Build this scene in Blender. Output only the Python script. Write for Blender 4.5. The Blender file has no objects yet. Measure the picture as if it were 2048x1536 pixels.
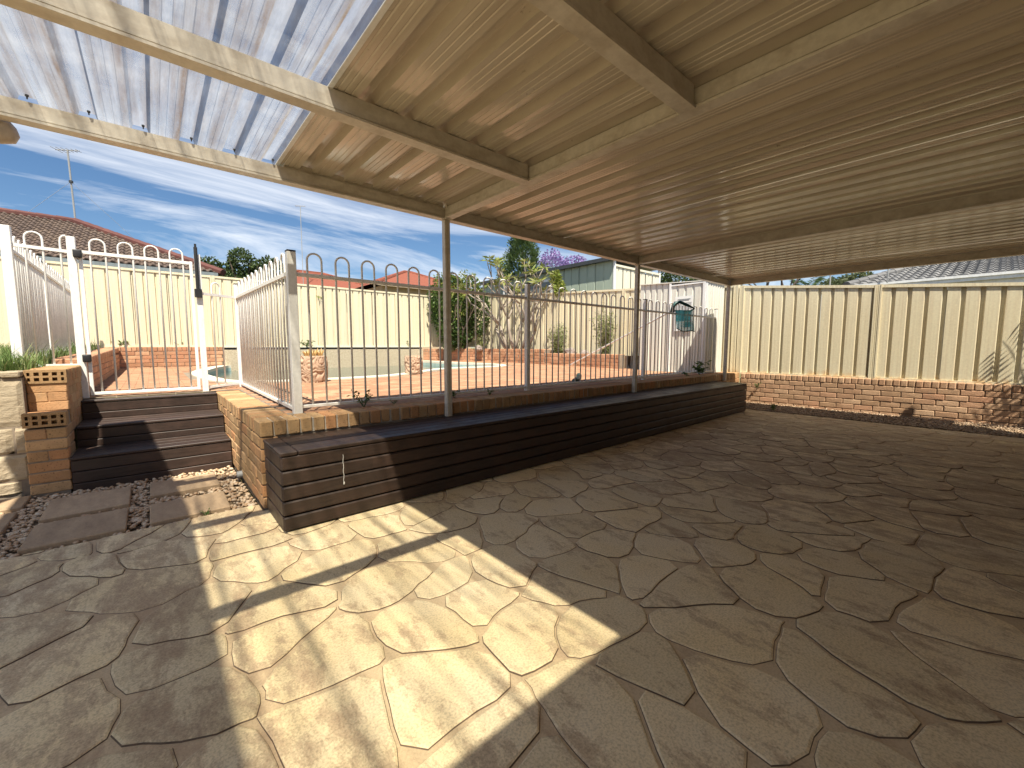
import bpy, bmesh, math, random
import numpy as np
from mathutils import Vector, noise as mnoise
from mathutils.geometry import tessellate_polygon

scene = bpy.context.scene
R = math.radians
random.seed(7)
rng = np.random.default_rng(11)

# ------------------------------------------------------------------ camera
CAM = np.array([-0.5314, -2.6974, 1.12])
FPX, PITCH, YAW = 825.42, R(5.1714), R(40.92)
cam = bpy.data.cameras.new('camera')
cam.sensor_width = 36.0
cam.lens = 36.0 * FPX / 2048.0
cam.clip_start = 0.02
cam.clip_end = 3000
camo = bpy.data.objects.new('camera', cam)
scene.collection.objects.link(camo)
camo.location = CAM
camo.rotation_euler = (R(90) - PITCH, 0, -YAW)
scene.camera = camo

# ------------------------------------------------------------------ sun and sky
SUN_DIR = Vector((0.27, 0.47, -1.0)).normalized()        # the way the light travels
SUN_EL = math.asin(-SUN_DIR.z)
SUN_ROT = math.atan2(-SUN_DIR.x, -SUN_DIR.y)
sun = bpy.data.lights.new('sun', 'SUN')
sun.energy = 4.2
sun.angle = R(0.6)
sun.color = (1.0, 0.92, 0.76)
suno = bpy.data.objects.new('sun', sun)
scene.collection.objects.link(suno)
suno.rotation_euler = SUN_DIR.to_track_quat('-Z', 'Y').to_euler()
suno.location = (-4, -8, 14)

world = bpy.data.worlds.new('World')
scene.world = world
world.use_nodes = True
wt = world.node_tree
wt.nodes.clear()
def wn(t, **k):
    n = wt.nodes.new(t)
    for a, b in k.items(): setattr(n, a, b)
    return n
w_out = wn('ShaderNodeOutputWorld'); w_bg = wn('ShaderNodeBackground'); w_bg.inputs[1].default_value = 0.10
w_sky = wn('ShaderNodeTexSky', sky_type='NISHITA', sun_disc=False)
w_sky.sun_elevation = SUN_EL; w_sky.sun_rotation = SUN_ROT
w_sky.air_density = 0.95; w_sky.dust_density = 0.4; w_sky.ozone_density = 3.0
w_tc = wn('ShaderNodeTexCoord')
w_sep = wn('ShaderNodeSeparateXYZ'); wt.links.new(w_tc.outputs['Generated'], w_sep.inputs[0])
w_zz = wn('ShaderNodeMath', operation='ADD'); wt.links.new(w_sep.outputs[2], w_zz.inputs[0]); w_zz.inputs[1].default_value = 0.16
w_zm = wn('ShaderNodeMath', operation='MAXIMUM'); wt.links.new(w_zz.outputs[0], w_zm.inputs[0]); w_zm.inputs[1].default_value = 0.05
w_dx = wn('ShaderNodeMath', operation='DIVIDE'); wt.links.new(w_sep.outputs[0], w_dx.inputs[0]); wt.links.new(w_zm.outputs[0], w_dx.inputs[1])
w_dy = wn('ShaderNodeMath', operation='DIVIDE'); wt.links.new(w_sep.outputs[1], w_dy.inputs[0]); wt.links.new(w_zm.outputs[0], w_dy.inputs[1])
w_cmb = wn('ShaderNodeCombineXYZ'); wt.links.new(w_dx.outputs[0], w_cmb.inputs[0]); wt.links.new(w_dy.outputs[0], w_cmb.inputs[1])
w_map = wn('ShaderNodeMapping'); w_map.inputs['Rotation'].default_value = (0, 0, R(62)); w_map.inputs['Scale'].default_value = (0.38, 1.15, 1)
w_map.inputs['Location'].default_value = (1.7, 0.4, 0)
wt.links.new(w_cmb.outputs[0], w_map.inputs[0])
w_n1 = wn('ShaderNodeTexNoise'); w_n1.inputs['Scale'].default_value = 1.25; w_n1.inputs['Detail'].default_value = 9; w_n1.inputs['Roughness'].default_value = 0.65; w_n1.inputs['Distortion'].default_value = 0.9
wt.links.new(w_map.outputs[0], w_n1.inputs['Vector'])
w_r = wn('ShaderNodeValToRGB'); w_r.color_ramp.elements[0].position = 0.44; w_r.color_ramp.elements[1].position = 0.70
w_r.color_ramp.elements[1].color = (0.85, 0.85, 0.85, 1)
wt.links.new(w_n1.outputs[0], w_r.inputs[0])
w_mx = wn('ShaderNodeMixRGB'); wt.links.new(w_r.outputs[0], w_mx.inputs[0]); wt.links.new(w_sky.outputs[0], w_mx.inputs[1])
w_mx.inputs[2].default_value = (4.7, 4.85, 5.1, 1)
w_hs = wn('ShaderNodeHueSaturation'); w_hs.inputs['Saturation'].default_value = 1.15; w_hs.inputs['Value'].default_value = .50; wt.links.new(w_sky.outputs[0], w_hs.inputs['Color']); wt.links.new(w_hs.outputs[0], w_mx.inputs[1])
wt.links.new(w_mx.outputs[0], w_bg.inputs[0]); wt.links.new(w_bg.outputs[0], w_out.inputs[0])

scene.view_settings.view_transform = 'Standard'
scene.view_settings.look = 'None'
scene.view_settings.gamma = 1
scene.view_settings.use_curve_mapping = False
scene.view_settings.exposure = 1.30
scene.render.engine = 'CYCLES'
scene.cycles.max_bounces = 10
scene.cycles.diffuse_bounces = 6
scene.cycles.transparent_max_bounces = 24

def ray(u, v):
    xr, yr = (u - 1024) / FPX, (v - 768) / FPX
    d = math.cos(PITCH) - yr * math.sin(PITCH)
    up = -math.sin(PITCH) - yr * math.cos(PITCH)
    return np.array([xr * math.cos(YAW) + d * math.sin(YAW), -xr * math.sin(YAW) + d * math.cos(YAW), up])
def at(u, v, depth): return CAM + depth * ray(u, v)

# ------------------------------------------------------------------ object helpers
WL = {}
COL = scene.collection
def empty(name, loc, label=None, cat=None, group=None, kind=None):
    o = bpy.data.objects.new(name, None); COL.objects.link(o)
    o.empty_display_size = 0.1
    o.location = loc; WL[o] = Vector(loc)
    tag(o, label, cat, group, kind)
    return o
def tag(o, label=None, cat=None, group=None, kind=None):
    if label: o['label'] = label
    if cat: o['category'] = cat
    if group: o['group'] = group
    if kind: o['kind'] = kind
    return o
def place(o, wloc, parent=None):
    WL[o] = Vector(wloc)
    if parent is not None:
        o.parent = parent; o.location = WL[o] - WL[parent]
    else: o.location = wloc
    COL.objects.link(o)
    return o
def obj(name, verts, faces, mat, parent=None, smooth=False, kind=None, origin=None):
    v = np.asarray(verts, dtype=float).reshape(-1, 3)
    if origin is None:
        lo, hi = v.min(0), v.max(0)
        origin = np.array([(lo[0] + hi[0]) / 2, (lo[1] + hi[1]) / 2, lo[2]])
    me = bpy.data.meshes.new(name)
    me.from_pydata((v - origin).tolist(), [], faces)
    me.materials.append(mat)
    if smooth: me.polygons.foreach_set('use_smooth', [True] * len(me.polygons))
    me.update()
    o = bpy.data.objects.new(name, me)
    place(o, origin, parent)
    if kind: o['kind'] = kind
    return o
class MB:
    def __init__(s): s.v = []; s.f = []
    def box(s, x0, x1, y0, y1, z0, z1):
        b = len(s.v)
        s.v += [(x0,y0,z0),(x1,y0,z0),(x1,y1,z0),(x0,y1,z0),(x0,y0,z1),(x1,y0,z1),(x1,y1,z1),(x0,y1,z1)]
        s.f += [tuple(b+i for i in q) for q in ((0,3,2,1),(4,5,6,7),(0,1,5,4),(1,2,6,5),(2,3,7,6),(3,0,4,7))]
        return s
    def hexa(s, pts):
        b = len(s.v); s.v += [tuple(p) for p in pts]
        s.f += [tuple(b+i for i in q) for q in ((0,3,2,1),(4,5,6,7),(0,1,5,4),(1,2,6,5),(2,3,7,6),(3,0,4,7))]
        return s
    def tube(s, pts, r, n=6, cap=True):
        P = [Vector(p) for p in pts]; b = len(s.v); m = len(P)
        rr = r if hasattr(r, '__len__') else [r] * m
        up = None
        for i, p in enumerate(P):
            t = (P[min(i+1, m-1)] - P[max(i-1, 0)])
            if t.length < 1e-9: t = Vector((0, 0, 1))
            t.normalize()
            if up is None:
                up = t.orthogonal().normalized()
            else:
                up = (up - t * up.dot(t))
                up = up.normalized() if up.length > 1e-6 else t.orthogonal().normalized()
            w = t.cross(up)
            for k in range(n):
                a = 2 * math.pi * (k + .5) / n
                q = p + (up * math.cos(a) + w * math.sin(a)) * rr[i]
                s.v.append(tuple(q))
        for i in range(m - 1):
            for k in range(n):
                k2 = (k + 1) % n
                s.f.append((b+i*n+k, b+i*n+k2, b+(i+1)*n+k2, b+(i+1)*n+k))
        if cap:
            s.f.append(tuple(b + k for k in reversed(range(n))))
            s.f.append(tuple(b + (m-1)*n + k for k in range(n)))
        return s
    def prism(s, poly, z0, z1):
        n = len(poly); b = len(s.v)
        s.v += [(p[0], p[1], z0) for p in poly] + [(p[0], p[1], z1) for p in poly]
        s.f.append(tuple(b + k for k in reversed(range(n)))); s.f.append(tuple(b + n + k for k in range(n)))
        for k in range(n):
            k2 = (k + 1) % n
            s.f.append((b+k, b+k2, b+n+k2, b+n+k))
        return s
    def quad(s, *p):
        b = len(s.v); s.v += [tuple(q) for q in p]; s.f.append(tuple(range(b, b + len(p)))); return s
    def build(s, name, mat, parent=None, smooth=False, kind=None, origin=None):
        return obj(name, s.v, s.f, mat, parent, smooth, kind, origin)
def bev_mesh(name, lx, ly, lz, b, mat, jit=0.0, seed=0, seg=1):
    """A bevelled block centred in x and y with its bottom at z 0; shared by many pieces."""
    bm = bmesh.new(); bmesh.ops.create_cube(bm, size=1)
    rr = random.Random(seed)
    for v in bm.verts:
        v.co = Vector((v.co.x * lx + rr.uniform(-jit, jit), v.co.y * ly + rr.uniform(-jit, jit), (v.co.z + .5) * lz + rr.uniform(-jit, jit) * .6))
    bmesh.ops.bevel(bm, geom=list(bm.edges), offset=b, segments=seg, affect='EDGES', profile=.6)
    me = bpy.data.meshes.new(name); bm.to_mesh(me); bm.free()
    me.materials.append(mat)
    if seg > 1: me.polygons.foreach_set('use_smooth', [True] * len(me.polygons))
    return me
def inst(name, me, wloc, parent, rotz=0.0, rot=None):
    o = bpy.data.objects.new(name, me)
    o.rotation_euler = rot if rot is not None else (0, 0, rotz)
    return place(o, wloc, parent)

# ------------------------------------------------------------------ materials
class MatB:
    def __init__(s, name, rough=0.6, spec=0.4, metal=0.0):
        s.m = bpy.data.materials.new(name); s.m.use_nodes = True
        s.t = s.m.node_tree; s.b = s.t.nodes['Principled BSDF']; s.out = s.t.nodes['Material Output']
        s.b.inputs['Roughness'].default_value = rough
        s.b.inputs['Specular IOR Level'].default_value = spec
        s.b.inputs['Metallic'].default_value = metal
    def n(s, t, **k):
        x = s.t.nodes.new(t)
        for a, b in k.items(): setattr(x, a, b)
        return x
    def l(s, a, b): s.t.links.new(a, b)
    def pos(s, scale=(1, 1, 1), rot=(0, 0, 0), local=False):
        g = s.n('ShaderNodeTexCoord').outputs['Object'] if local else s.n('ShaderNodeNewGeometry').outputs['Position']
        mp = s.n('ShaderNodeMapping'); mp.inputs['Scale'].default_value = scale; mp.inputs['Rotation'].default_value = rot
        s.l(g, mp.inputs[0]); return mp.outputs[0]
    def noise(s, vec, scale=5, detail=6, rough=.55, dist=0):
        x = s.n('ShaderNodeTexNoise'); x.inputs['Scale'].default_value = scale; x.inputs['Detail'].default_value = detail
        x.inputs['Roughness'].default_value = rough; x.inputs['Distortion'].default_value = dist
        s.l(vec, x.inputs['Vector']); return x.outputs[0]
    def ramp(s, fac, stops):
        x = s.n('ShaderNodeValToRGB'); e = x.color_ramp.elements
        while len(e) < len(stops): e.new(0.5)
        for el, (p, c) in zip(e, stops):
            el.position = p; el.color = (c, c, c, 1) if not hasattr(c, '__len__') else (*c, 1)
        s.l(fac, x.inputs[0]); return x.outputs[0]
    def mix(s, fac, a, b, mode='MIX'):
        x = s.n('ShaderNodeMixRGB', blend_type=mode)
        for i, v in ((0, fac), (1, a), (2, b)):
            if hasattr(v, 'is_output') or isinstance(v, bpy.types.NodeSocket): s.l(v, x.inputs[i])
            else: x.inputs[i].default_value = v if i == 0 else ((*v, 1) if len(v) == 3 else v)
        return x.outputs[0]
    def math(s, op, a, b=0.0):
        x = s.n('ShaderNodeMath', operation=op)
        for i, v in ((0, a), (1, b)):
            if isinstance(v, bpy.types.NodeSocket): s.l(v, x.inputs[i])
            else: x.inputs[i].default_value = v
        return x.outputs[0]
    def color(s, c):
        if isinstance(c, bpy.types.NodeSocket): s.l(c, s.b.inputs['Base Color'])
        else: s.b.inputs['Base Color'].default_value = (*c, 1)
        return s
    def rough(s, c): s.l(c, s.b.inputs['Roughness']); return s
    def bump(s, h, strength=.3, dist=.01):
        x = s.n('ShaderNodeBump'); x.inputs['Strength'].default_value = strength; x.inputs['Distance'].default_value = dist
        s.l(h, x.inputs['Height']); s.l(x.outputs[0], s.b.inputs['Normal']); return s
    def objvar(s, c, amt=.25):
        r = s.n('ShaderNodeObjectInfo').outputs['Random']
        return s.hsv(c, r, amt)
    def islvar(s, c, amt=.4):
        r = s.n('ShaderNodeNewGeometry').outputs['Random Per Island']
        return s.hsv(c, r, amt)
    def hsv(s, c, r, amt):
        h = s.n('ShaderNodeHueSaturation')
        mr = s.n('ShaderNodeMapRange'); mr.inputs['To Min'].default_value = 1 - amt; mr.inputs['To Max'].default_value = 1 + amt
        s.l(r, mr.inputs[0]); s.l(mr.outputs[0], h.inputs['Value'])
        if isinstance(c, bpy.types.NodeSocket): s.l(c, h.inputs['Color'])
        else: h.inputs['Color'].default_value = (*c, 1)
        return h.outputs[0]

def paint(name, col, dirt, rough=.5, scale=(6, 6, 1.2), lo=.45, hi=.75, amt=.8, var=.04, bumps=.0, spec=.4):
    b = MatB(name, rough, spec)
    p = b.pos(scale)
    f = b.ramp(b.noise(p, 1.6, 8, .62), [(lo, 0.0), (hi, amt)])
    c = b.mix(f, col, dirt)
    g = b.ramp(b.noise(b.pos(), 40, 4, .6), [(.3, .86), (.7, 1.0)])
    c = b.mix(1.0, c, g, 'MULTIPLY')
    b.color(b.objvar(c, var))
    if bumps: b.bump(b.noise(b.pos(), 60, 4), bumps, .004)
    return b.m

MAT = {}
MAT['white'] = paint('white_powder_coat', (.82, .81, .78), (.55, .50, .42), .35, (14, 14, 2.5), .55, .85, .55)
MAT['beam'] = paint('cream_beam_paint', (.66, .61, .53), (.42, .35, .27), .38, (5, 5, 9), .44, .74, .75)
def roof_steel():
    b = MatB('cream_roof_steel', .13, .75)
    f = b.ramp(b.noise(b.pos((9, .8, 2)), 1.6, 8, .62), [(.45, 0.0), (.78, .75)])
    c = b.mix(f, (.59, .525, .43), (.36, .295, .22))
    sp = b.ramp(b.noise(b.pos((1, .7, 1)), 42, 3, .6), [(.66, 0.0), (.72, .55)])
    area = b.ramp(b.noise(b.pos((3, .7, 1)), 1.3, 5, .6), [(.48, 0.0), (.62, 1.0)])
    c = b.mix(b.math('MULTIPLY', sp, area), c, (.10, .075, .05))
    b.color(b.objvar(c, .05))
    b.rough(b.ramp(f, [(0.0, .10), (.7, .30)]))
    return b.m
MAT['rooftin'] = roof_steel()
MAT['fence'] = paint('cream_fence_steel', (.76, .69, .50), (.58, .47, .32), .42, (26, 26, .5), .42, .80, .8, .02)
def fence_dust():
    m = MAT['fence']; t = m.node_tree; bs = t.nodes['Principled BSDF']; src = bs.inputs['Base Color'].links[0].from_socket
    b = MatB.__new__(MatB); b.m = m; b.t = t; b.b = bs
    sx = b.n('ShaderNodeSeparateXYZ'); b.l(b.n('ShaderNodeNewGeometry').outputs['Position'], sx.inputs[0])
    h = b.math('ADD', sx.outputs[2], b.math('MULTIPLY', b.noise(b.pos((3, 3, 2)), 2.0, 6, .6), .7))
    b.color(b.mix(b.ramp(h, [(.92, .65), (1.35, 0.0)]), src, (.60, .40, .20)))
fence_dust()
MAT['shed'] = paint('off_white_steel', (.70, .69, .63), (.5, .47, .40), .42, (5, 5, .5), .46, .85, .6)
MAT['garage_green'] = paint('pale_green_steel', (.36, .42, .35), (.24, .29, .24), .45, (3, 3, .5), .45, .8, .6)
MAT['garage_cream'] = paint('garage_cream_steel', (.74, .70, .58), (.6, .55, .43), .45, (3, 3, .5), .5, .85, .5)
MAT['dark_metal'] = paint('charcoal_metal', (.05, .055, .06), (.03, .03, .03), .4)
MAT['black'] = paint('black_plastic', (.018, .018, .02), (.05, .05, .05), .45)
MAT['galv'] = paint('galvanised_metal', (.32, .33, .34), (.2, .19, .18), .4)
MAT['gutter_grey'] = paint('grey_gutter', (.22, .26, .28), (.15, .16, .16), .4)
MAT['white_trim'] = paint('white_trim', (.80, .81, .82), (.6, .6, .6), .4)
MAT['pvc'] = paint('weathered_pvc', (.55, .48, .41), (.34, .28, .22), .5, (8, 8, 8), .4, .7, .8)
MAT['mortar'] = paint('mortar', (.28, .23, .18), (.16, .13, .10), .95, (9, 9, 9), .4, .7, .7, .02, .5, .1)
MAT['mortar_pale'] = paint('pale_mortar', (.50, .46, .40), (.30, .26, .21), .95, (20, 20, 20), .4, .7, .7, .02, .6, .1)
MAT['teal'] = paint('teal_plastic', (.012, .075, .075), (.02, .05, .05), .4)
MAT['rock'] = paint('garden_rock', (.32, .27, .24), (.18, .14, .13), .9, (6, 6, 6), .4, .7, .8, .2, .5)
MAT['coping_white'] = paint('pool_coping_concrete', (.72, .69, .58), (.5, .46, .36), .7, (4, 4, 4), .45, .8, .6, .03, .2)
MAT['soil'] = paint('garden_soil', (.16, .11, .075), (.08, .055, .04), .95, (7, 7, 7), .35, .7, .9, .05, .7, .1)
MAT['render'] = paint('house_render', (.40, .33, .26), (.32, .26, .20), .8)
MAT['fascia'] = paint('fascia_paint', (.55, .48, .38), (.36, .3, .22), .5)
MAT['joint_shade'] = paint('painted_joint_shade', (.13, .09, .06), (.22, .16, .11), .95, (9, 9, 9), .4, .7, .7)  # dark colour for stone sides, painting the shadow line along the joints
MAT['gravel_base'] = paint('dark_gravel_bed', (.20, .15, .10), (.10, .07, .05), .95, (20, 20, 20), .35, .7, .9, .0, .8, .1)

def brick_mat(name, cols, spots=.55):
    b = MatB(name, .88, .2)
    r = b.n('ShaderNodeObjectInfo').outputs['Random']
    c = b.ramp(r, [(i / max(1, len(cols) - 1), k) for i, k in enumerate(cols)])
    p = b.pos()
    blot = b.ramp(b.noise(p, 9, 7, .62), [(.40, 0.0), (.72, .55)])
    c = b.mix(blot, c, tuple(.55 * x for x in cols[0]))
    sp = b.ramp(b.noise(p, 95, 3, .5), [(.60, 0.0), (.68, spots)])
    c = b.mix(sp, c, (.045, .03, .022))
    eff = b.ramp(b.noise(p, 4.5, 6, .7), [(.62, 0.0), (.80, .35)])
    c = b.mix(eff, c, (.62, .54, .44))
    b.color(b.objvar(c, .13))
    b.bump(b.noise(p, 70, 6, .65), .55, .006)
    return b.m
MAT['brick_tan'] = brick_mat('tan_clay_brick', [(.40, .25, .125), (.45, .29, .15), (.42, .25, .13), (.44, .215, .10), (.47, .32, .175)])
MAT['brick_wall'] = brick_mat('orange_tan_brick', [(.46, .29, .175), (.50, .32, .20), (.44, .26, .16), (.52, .35, .225), (.43, .235, .145)])
MAT['brick_orange'] = brick_mat('orange_brick', [(.44, .235, .135), (.48, .265, .16), (.41, .205, .12), (.51, .31, .19)])
MAT['paver'] = brick_mat('orange_clay_paver', [(.38, .205, .12), (.44, .25, .15), (.35, .18, .11), (.46, .285, .175), (.40, .24, .15)])

def stone_mat(name, joint=False):
    b = MatB(name, .8, .25)
    p = b.pos(); ps = b.pos((2.6, .95, 1), (0, 0, R(24)))
    zone = b.ramp(b.noise(b.pos((.42, .42, 1)), 1.3, 2, .5), [(.34, .06), (.62, 0.0)])
    m = b.math('ADD', b.math('MULTIPLY', b.noise(ps, 2.6, 10, .72, .4), .55), b.math('MULTIPLY', b.noise(b.pos((1.6, 1, 1), (0, 0, .2)), 9, 12, .78, .2), .45))
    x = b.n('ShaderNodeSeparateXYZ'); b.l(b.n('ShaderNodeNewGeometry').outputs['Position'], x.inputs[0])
    # brown mottling grows towards both slab ends; pale middle also paints the sun patch's glow
    mottle_glow = b.ramp(b.math('MULTIPLY', b.math('ADD', x.outputs[0], 2.0), .11), [(0.0, .12), (.16, .10), (.26, .045), (.42, .05), (.60, .12), (1.0, .145)])
    v = b.math('ADD', b.math('ADD', m, b.math('SUBTRACT', mottle_glow, .12)), b.math('MULTIPLY', zone, .4))
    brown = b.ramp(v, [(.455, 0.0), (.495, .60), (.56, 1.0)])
    cream = b.mix(b.ramp(b.noise(p, 2.2, 3), [(.35, 0.0), (.7, 1.0)]), (.75, .595, .345), (.76, .635, .425))
    c = b.mix(brown, cream, (.47, .345, .22))
    fine = b.ramp(b.noise(p, 130, 4, .6), [(.34, .62), (.56, 1.0)])
    c = b.mix(.75, c, fine, 'MULTIPLY')
    dk = b.ramp(b.noise(b.pos((1.4, .8, 1), (0, 0, .5)), 3.1, 9, .75), [(.66, 0.0), (.76, .75)])
    c = b.mix(dk, c, (.10, .075, .055))
    if joint: c = b.mix(.6, c, (.42, .30, .19))
    b.color(b.objvar(c, .10))
    h = b.noise(p, 14, 9, .7)
    b.bump(h, .55, .010)
    b.rough(b.ramp(m, [(.35, .62), (.65, .9)]))
    return b.m
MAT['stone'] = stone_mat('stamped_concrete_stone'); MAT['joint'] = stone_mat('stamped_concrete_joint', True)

def board_mat():
    b = MatB('dark_composite_board', .55, .45)
    p = b.pos((2.2, 22, 22))
    g = b.noise(p, 3.0, 8, .7)
    c = b.mix(b.ramp(g, [(.3, 0.0), (.7, 1.0)]), (.023, .0145, .012), (.052, .034, .027))
    blot = b.ramp(b.noise(b.pos(), 5, 7, .7), [(.45, 0.0), (.75, .6)])
    c = b.mix(blot, c, (.075, .038, .026))
    c = b.mix(b.ramp(b.noise(b.pos((1.5, 9, 9)), 9, 6, .75), [(.64, 0.0), (.80, .5)]), c, (.22, .18, .15))
    b.color(b.objvar(c, .12)); b.bump(g, .25, .003)
    b.rough(b.ramp(blot, [(0, .42), (.6, .68)]))
    return b.m
MAT['board'] = board_mat()

def paver_slab():
    b = MatB('sandstone_paver', .85, .2)
    p = b.pos((3, 1, 1))
    c = b.mix(b.ramp(b.noise(p, 4, 8, .7), [(.35, 0.0), (.7, 1.0)]), (.44, .32, .205), (.29, .205, .135))
    c = b.mix(b.ramp(b.noise(b.pos(), 90, 3), [(.58, 0.0), (.7, .5)]), c, (.12, .09, .07))
    b.color(b.objvar(c, .12)); b.bump(b.noise(b.pos(), 50, 6), .4, .004)
    return b.m
MAT['slab'] = paver_slab()

def pebble_mat(name, stops):
    b = MatB(name, .6, .4)
    r = b.n('ShaderNodeNewGeometry').outputs['Random Per Island']
    c = b.ramp(r, stops)
    c = b.mix(b.ramp(b.noise(b.pos(), 60, 4), [(.4, 0.0), (.7, .4)]), c, (.25, .16, .10))
    b.color(c); return b.m
MAT['pebble'] = pebble_mat('river_pebbles', [(0, (.44, .28, .16)), (.25, (.55, .40, .26)), (.5, (.62, .50, .36)), (.75, (.50, .33, .20)), (1, (.66, .57, .45))])
MAT['bark'] = pebble_mat('brown_gravel', [(0, (.22, .14, .09)), (.3, (.36, .25, .16)), (.6, (.46, .34, .22)), (.85, (.28, .18, .12)), (1, (.58, .48, .35))])

def block_mat():
    b = MatB('rough_stone_block', .95, .15)
    p = b.pos((1, 1, 2.2))
    c = b.mix(b.ramp(b.noise(p, 5, 9, .75), [(.35, 0.0), (.7, 1.0)]), (.52, .44, .32), (.34, .27, .185))
    b.color(b.objvar(c, .1)); b.bump(b.noise(p, 16, 10, .75), 1.0, .02)
    return b.m
MAT['block'] = block_mat()

def aggregate():
    b = MatB('exposed_aggregate', .9, .2)
    v = b.n('ShaderNodeTexVoronoi'); v.inputs['Scale'].default_value = 55; b.l(b.pos(), v.inputs['Vector'])
    c = b.mix(b.ramp(v.outputs['Distance'], [(.1, 0.0), (.5, 1.0)]), (.66, .59, .45), (.42, .35, .25))
    c = b.mix(b.ramp(b.noise(b.pos((1, 1, 2)), 2.2, 8, .7), [(.45, 0.0), (.75, .55)]), c, (.46, .40, .29))
    b.color(c); b.bump(v.outputs['Distance'], .6, .006)
    return b.m
MAT['aggregate'] = aggregate()
def water():
    b = MatB('pool_water', .06, .5)
    b.color((.055, .09, .078)); b.bump(b.noise(b.pos((1, 1.4, 1)), 7, 4), .12, .02)
    b.b.inputs['IOR'].default_value = 1.33
    return b.m
MAT['water'] = water()
MAT['pool_shell'] = paint('pool_plaster', (.42, .55, .52), (.3, .42, .40), .6)

def leaf(name, cols, var=.35, trans=.35, rough=.5):
    b = MatB(name, rough, .35)
    r = b.n('ShaderNodeNewGeometry').outputs['Random Per Island']
    c = b.ramp(r, [(i / max(1, len(cols) - 1), k) for i, k in enumerate(cols)])
    b.color(c)
    tr = b.n('ShaderNodeBsdfTranslucent'); b.l(c, tr.inputs[0])
    mx = b.n('ShaderNodeMixShader'); mx.inputs[0].default_value = trans
    b.l(b.b.outputs[0], mx.inputs[1]); b.l(tr.outputs[0], mx.inputs[2]); b.l(mx.outputs[0], b.out.inputs[0])
    return b.m
MAT['leaf_hedge'] = leaf('hedge_leaf', [(.04, .085, .02), (.085, .15, .035), (.15, .22, .06), (.06, .115, .025)])
MAT['leaf_bush'] = leaf('bush_leaf', [(.14, .18, .06), (.22, .26, .10), (.32, .34, .15), (.17, .22, .06)])
MAT['leaf_frangi'] = leaf('frangipani_leaf', [(.13, .18, .04), (.22, .27, .06), (.32, .33, .10), (.17, .21, .05), (.38, .33, .14)])
MAT['leaf_dark'] = leaf('dark_tree_leaf', [(.045, .075, .028), (.075, .12, .04), (.125, .16, .06)])
MAT['leaf_conifer'] = leaf('conifer_leaf', [(.045, .085, .03), (.08, .13, .045), (.13, .18, .06)], trans=.25)
MAT['leaf_lime'] = leaf('lime_leaf', [(.20, .26, .04), (.30, .34, .07), (.14, .21, .03), (.38, .38, .12)], trans=.45)
MAT['leaf_palm'] = leaf('palm_leaf', [(.04, .08, .03), (.07, .12, .05), (.10, .15, .06)])
MAT['leaf_gum'] = leaf('gum_leaf', [(.08, .10, .05), (.12, .15, .07), (.16, .18, .09)])
MAT['flower'] = leaf('jacaranda_flower', [(.24, .16, .40), (.33, .24, .52), (.42, .33, .60), (.20, .14, .34)])
MAT['weed'] = leaf('weed_leaf', [(.05, .11, .025), (.09, .17, .04), (.13, .20, .06)])
MAT['grass'] = leaf('grass_blade', [(.07, .13, .03), (.12, .20, .05), (.18, .25, .08), (.26, .26, .12)])
MAT['dry'] = leaf('dried_stem', [(.55, .36, .14), (.66, .46, .20), (.48, .28, .10)], trans=.15)
MAT['bark_tree'] = paint('tree_bark', (.20, .16, .12), (.10, .08, .06), .9, (9, 9, 4), .4, .7, .8, .05, .6, .1)
MAT['bark_pale'] = paint('pale_frangipani_bark', (.36, .31, .26), (.2, .17, .13), .85, (9, 9, 9), .45, .75, .7, .05, .3, .1)
MAT['bark_dark'] = paint('dark_branch_bark', (.07, .055, .05), (.04, .03, .03), .9)
def tile_mat(name, cols):
    b = MatB(name, .75, .3)
    c = b.ramp(b.n('ShaderNodeObjectInfo').outputs['Random'], [(i / max(1, len(cols) - 1), k) for i, k in enumerate(cols)])
    c = b.mix(b.ramp(b.noise(b.pos(), 5, 7, .7), [(.4, 0.0), (.75, .5)]), c, tuple(.5 * x for x in cols[0]))
    b.color(c); b.bump(b.noise(b.pos(), 40, 4), .3, .005); return b.m
MAT['tile_brown'] = tile_mat('brown_roof_tile', [(.105, .075, .06), (.13, .095, .075), (.09, .065, .055), (.15, .11, .085)])
MAT['ridge_red'] = tile_mat('dark_red_ridge', [(.10, .038, .034), (.13, .05, .042)])
MAT['tile_grey'] = tile_mat('grey_roof_tile', [(.15, .15, .155), (.19, .19, .195), (.13, .13, .135), (.22, .22, .22)])
def far_tile():
    b = MatB('red_roof_tiles', .8, .2)
    w = b.n('ShaderNodeTexWave', wave_type='BANDS', bands_direction='Z'); w.inputs['Scale'].default_value = 3.4; b.l(b.pos(), w.inputs['Vector'])
    c = b.mix(b.ramp(w.outputs[0], [(.2, 0.0), (.8, 1.0)]), (.19, .06, .04), (.28, .095, .06))
    c = b.mix(b.ramp(b.noise(b.pos(), 6, 6), [(.4, 0.0), (.7, .6)]), c, (.16, .06, .045))
    b.color(c); b.bump(w.outputs[0], .6, .05); return b.m
MAT['tile_red'] = far_tile()
MAT['brick_far'] = paint('far_house_wall', (.50, .40, .28), (.4, .3, .2), .9)
MAT['cloth_sign'] = paint('sign_white', (.80, .82, .82), (.7, .72, .72), .4)
MAT['print_blue'] = paint('sign_blue_print', (.06, .27, .36), (.05, .22, .3), .4)
MAT['print_grey'] = paint('sign_grey_print', (.22, .24, .25), (.2, .2, .2), .5)

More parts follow.
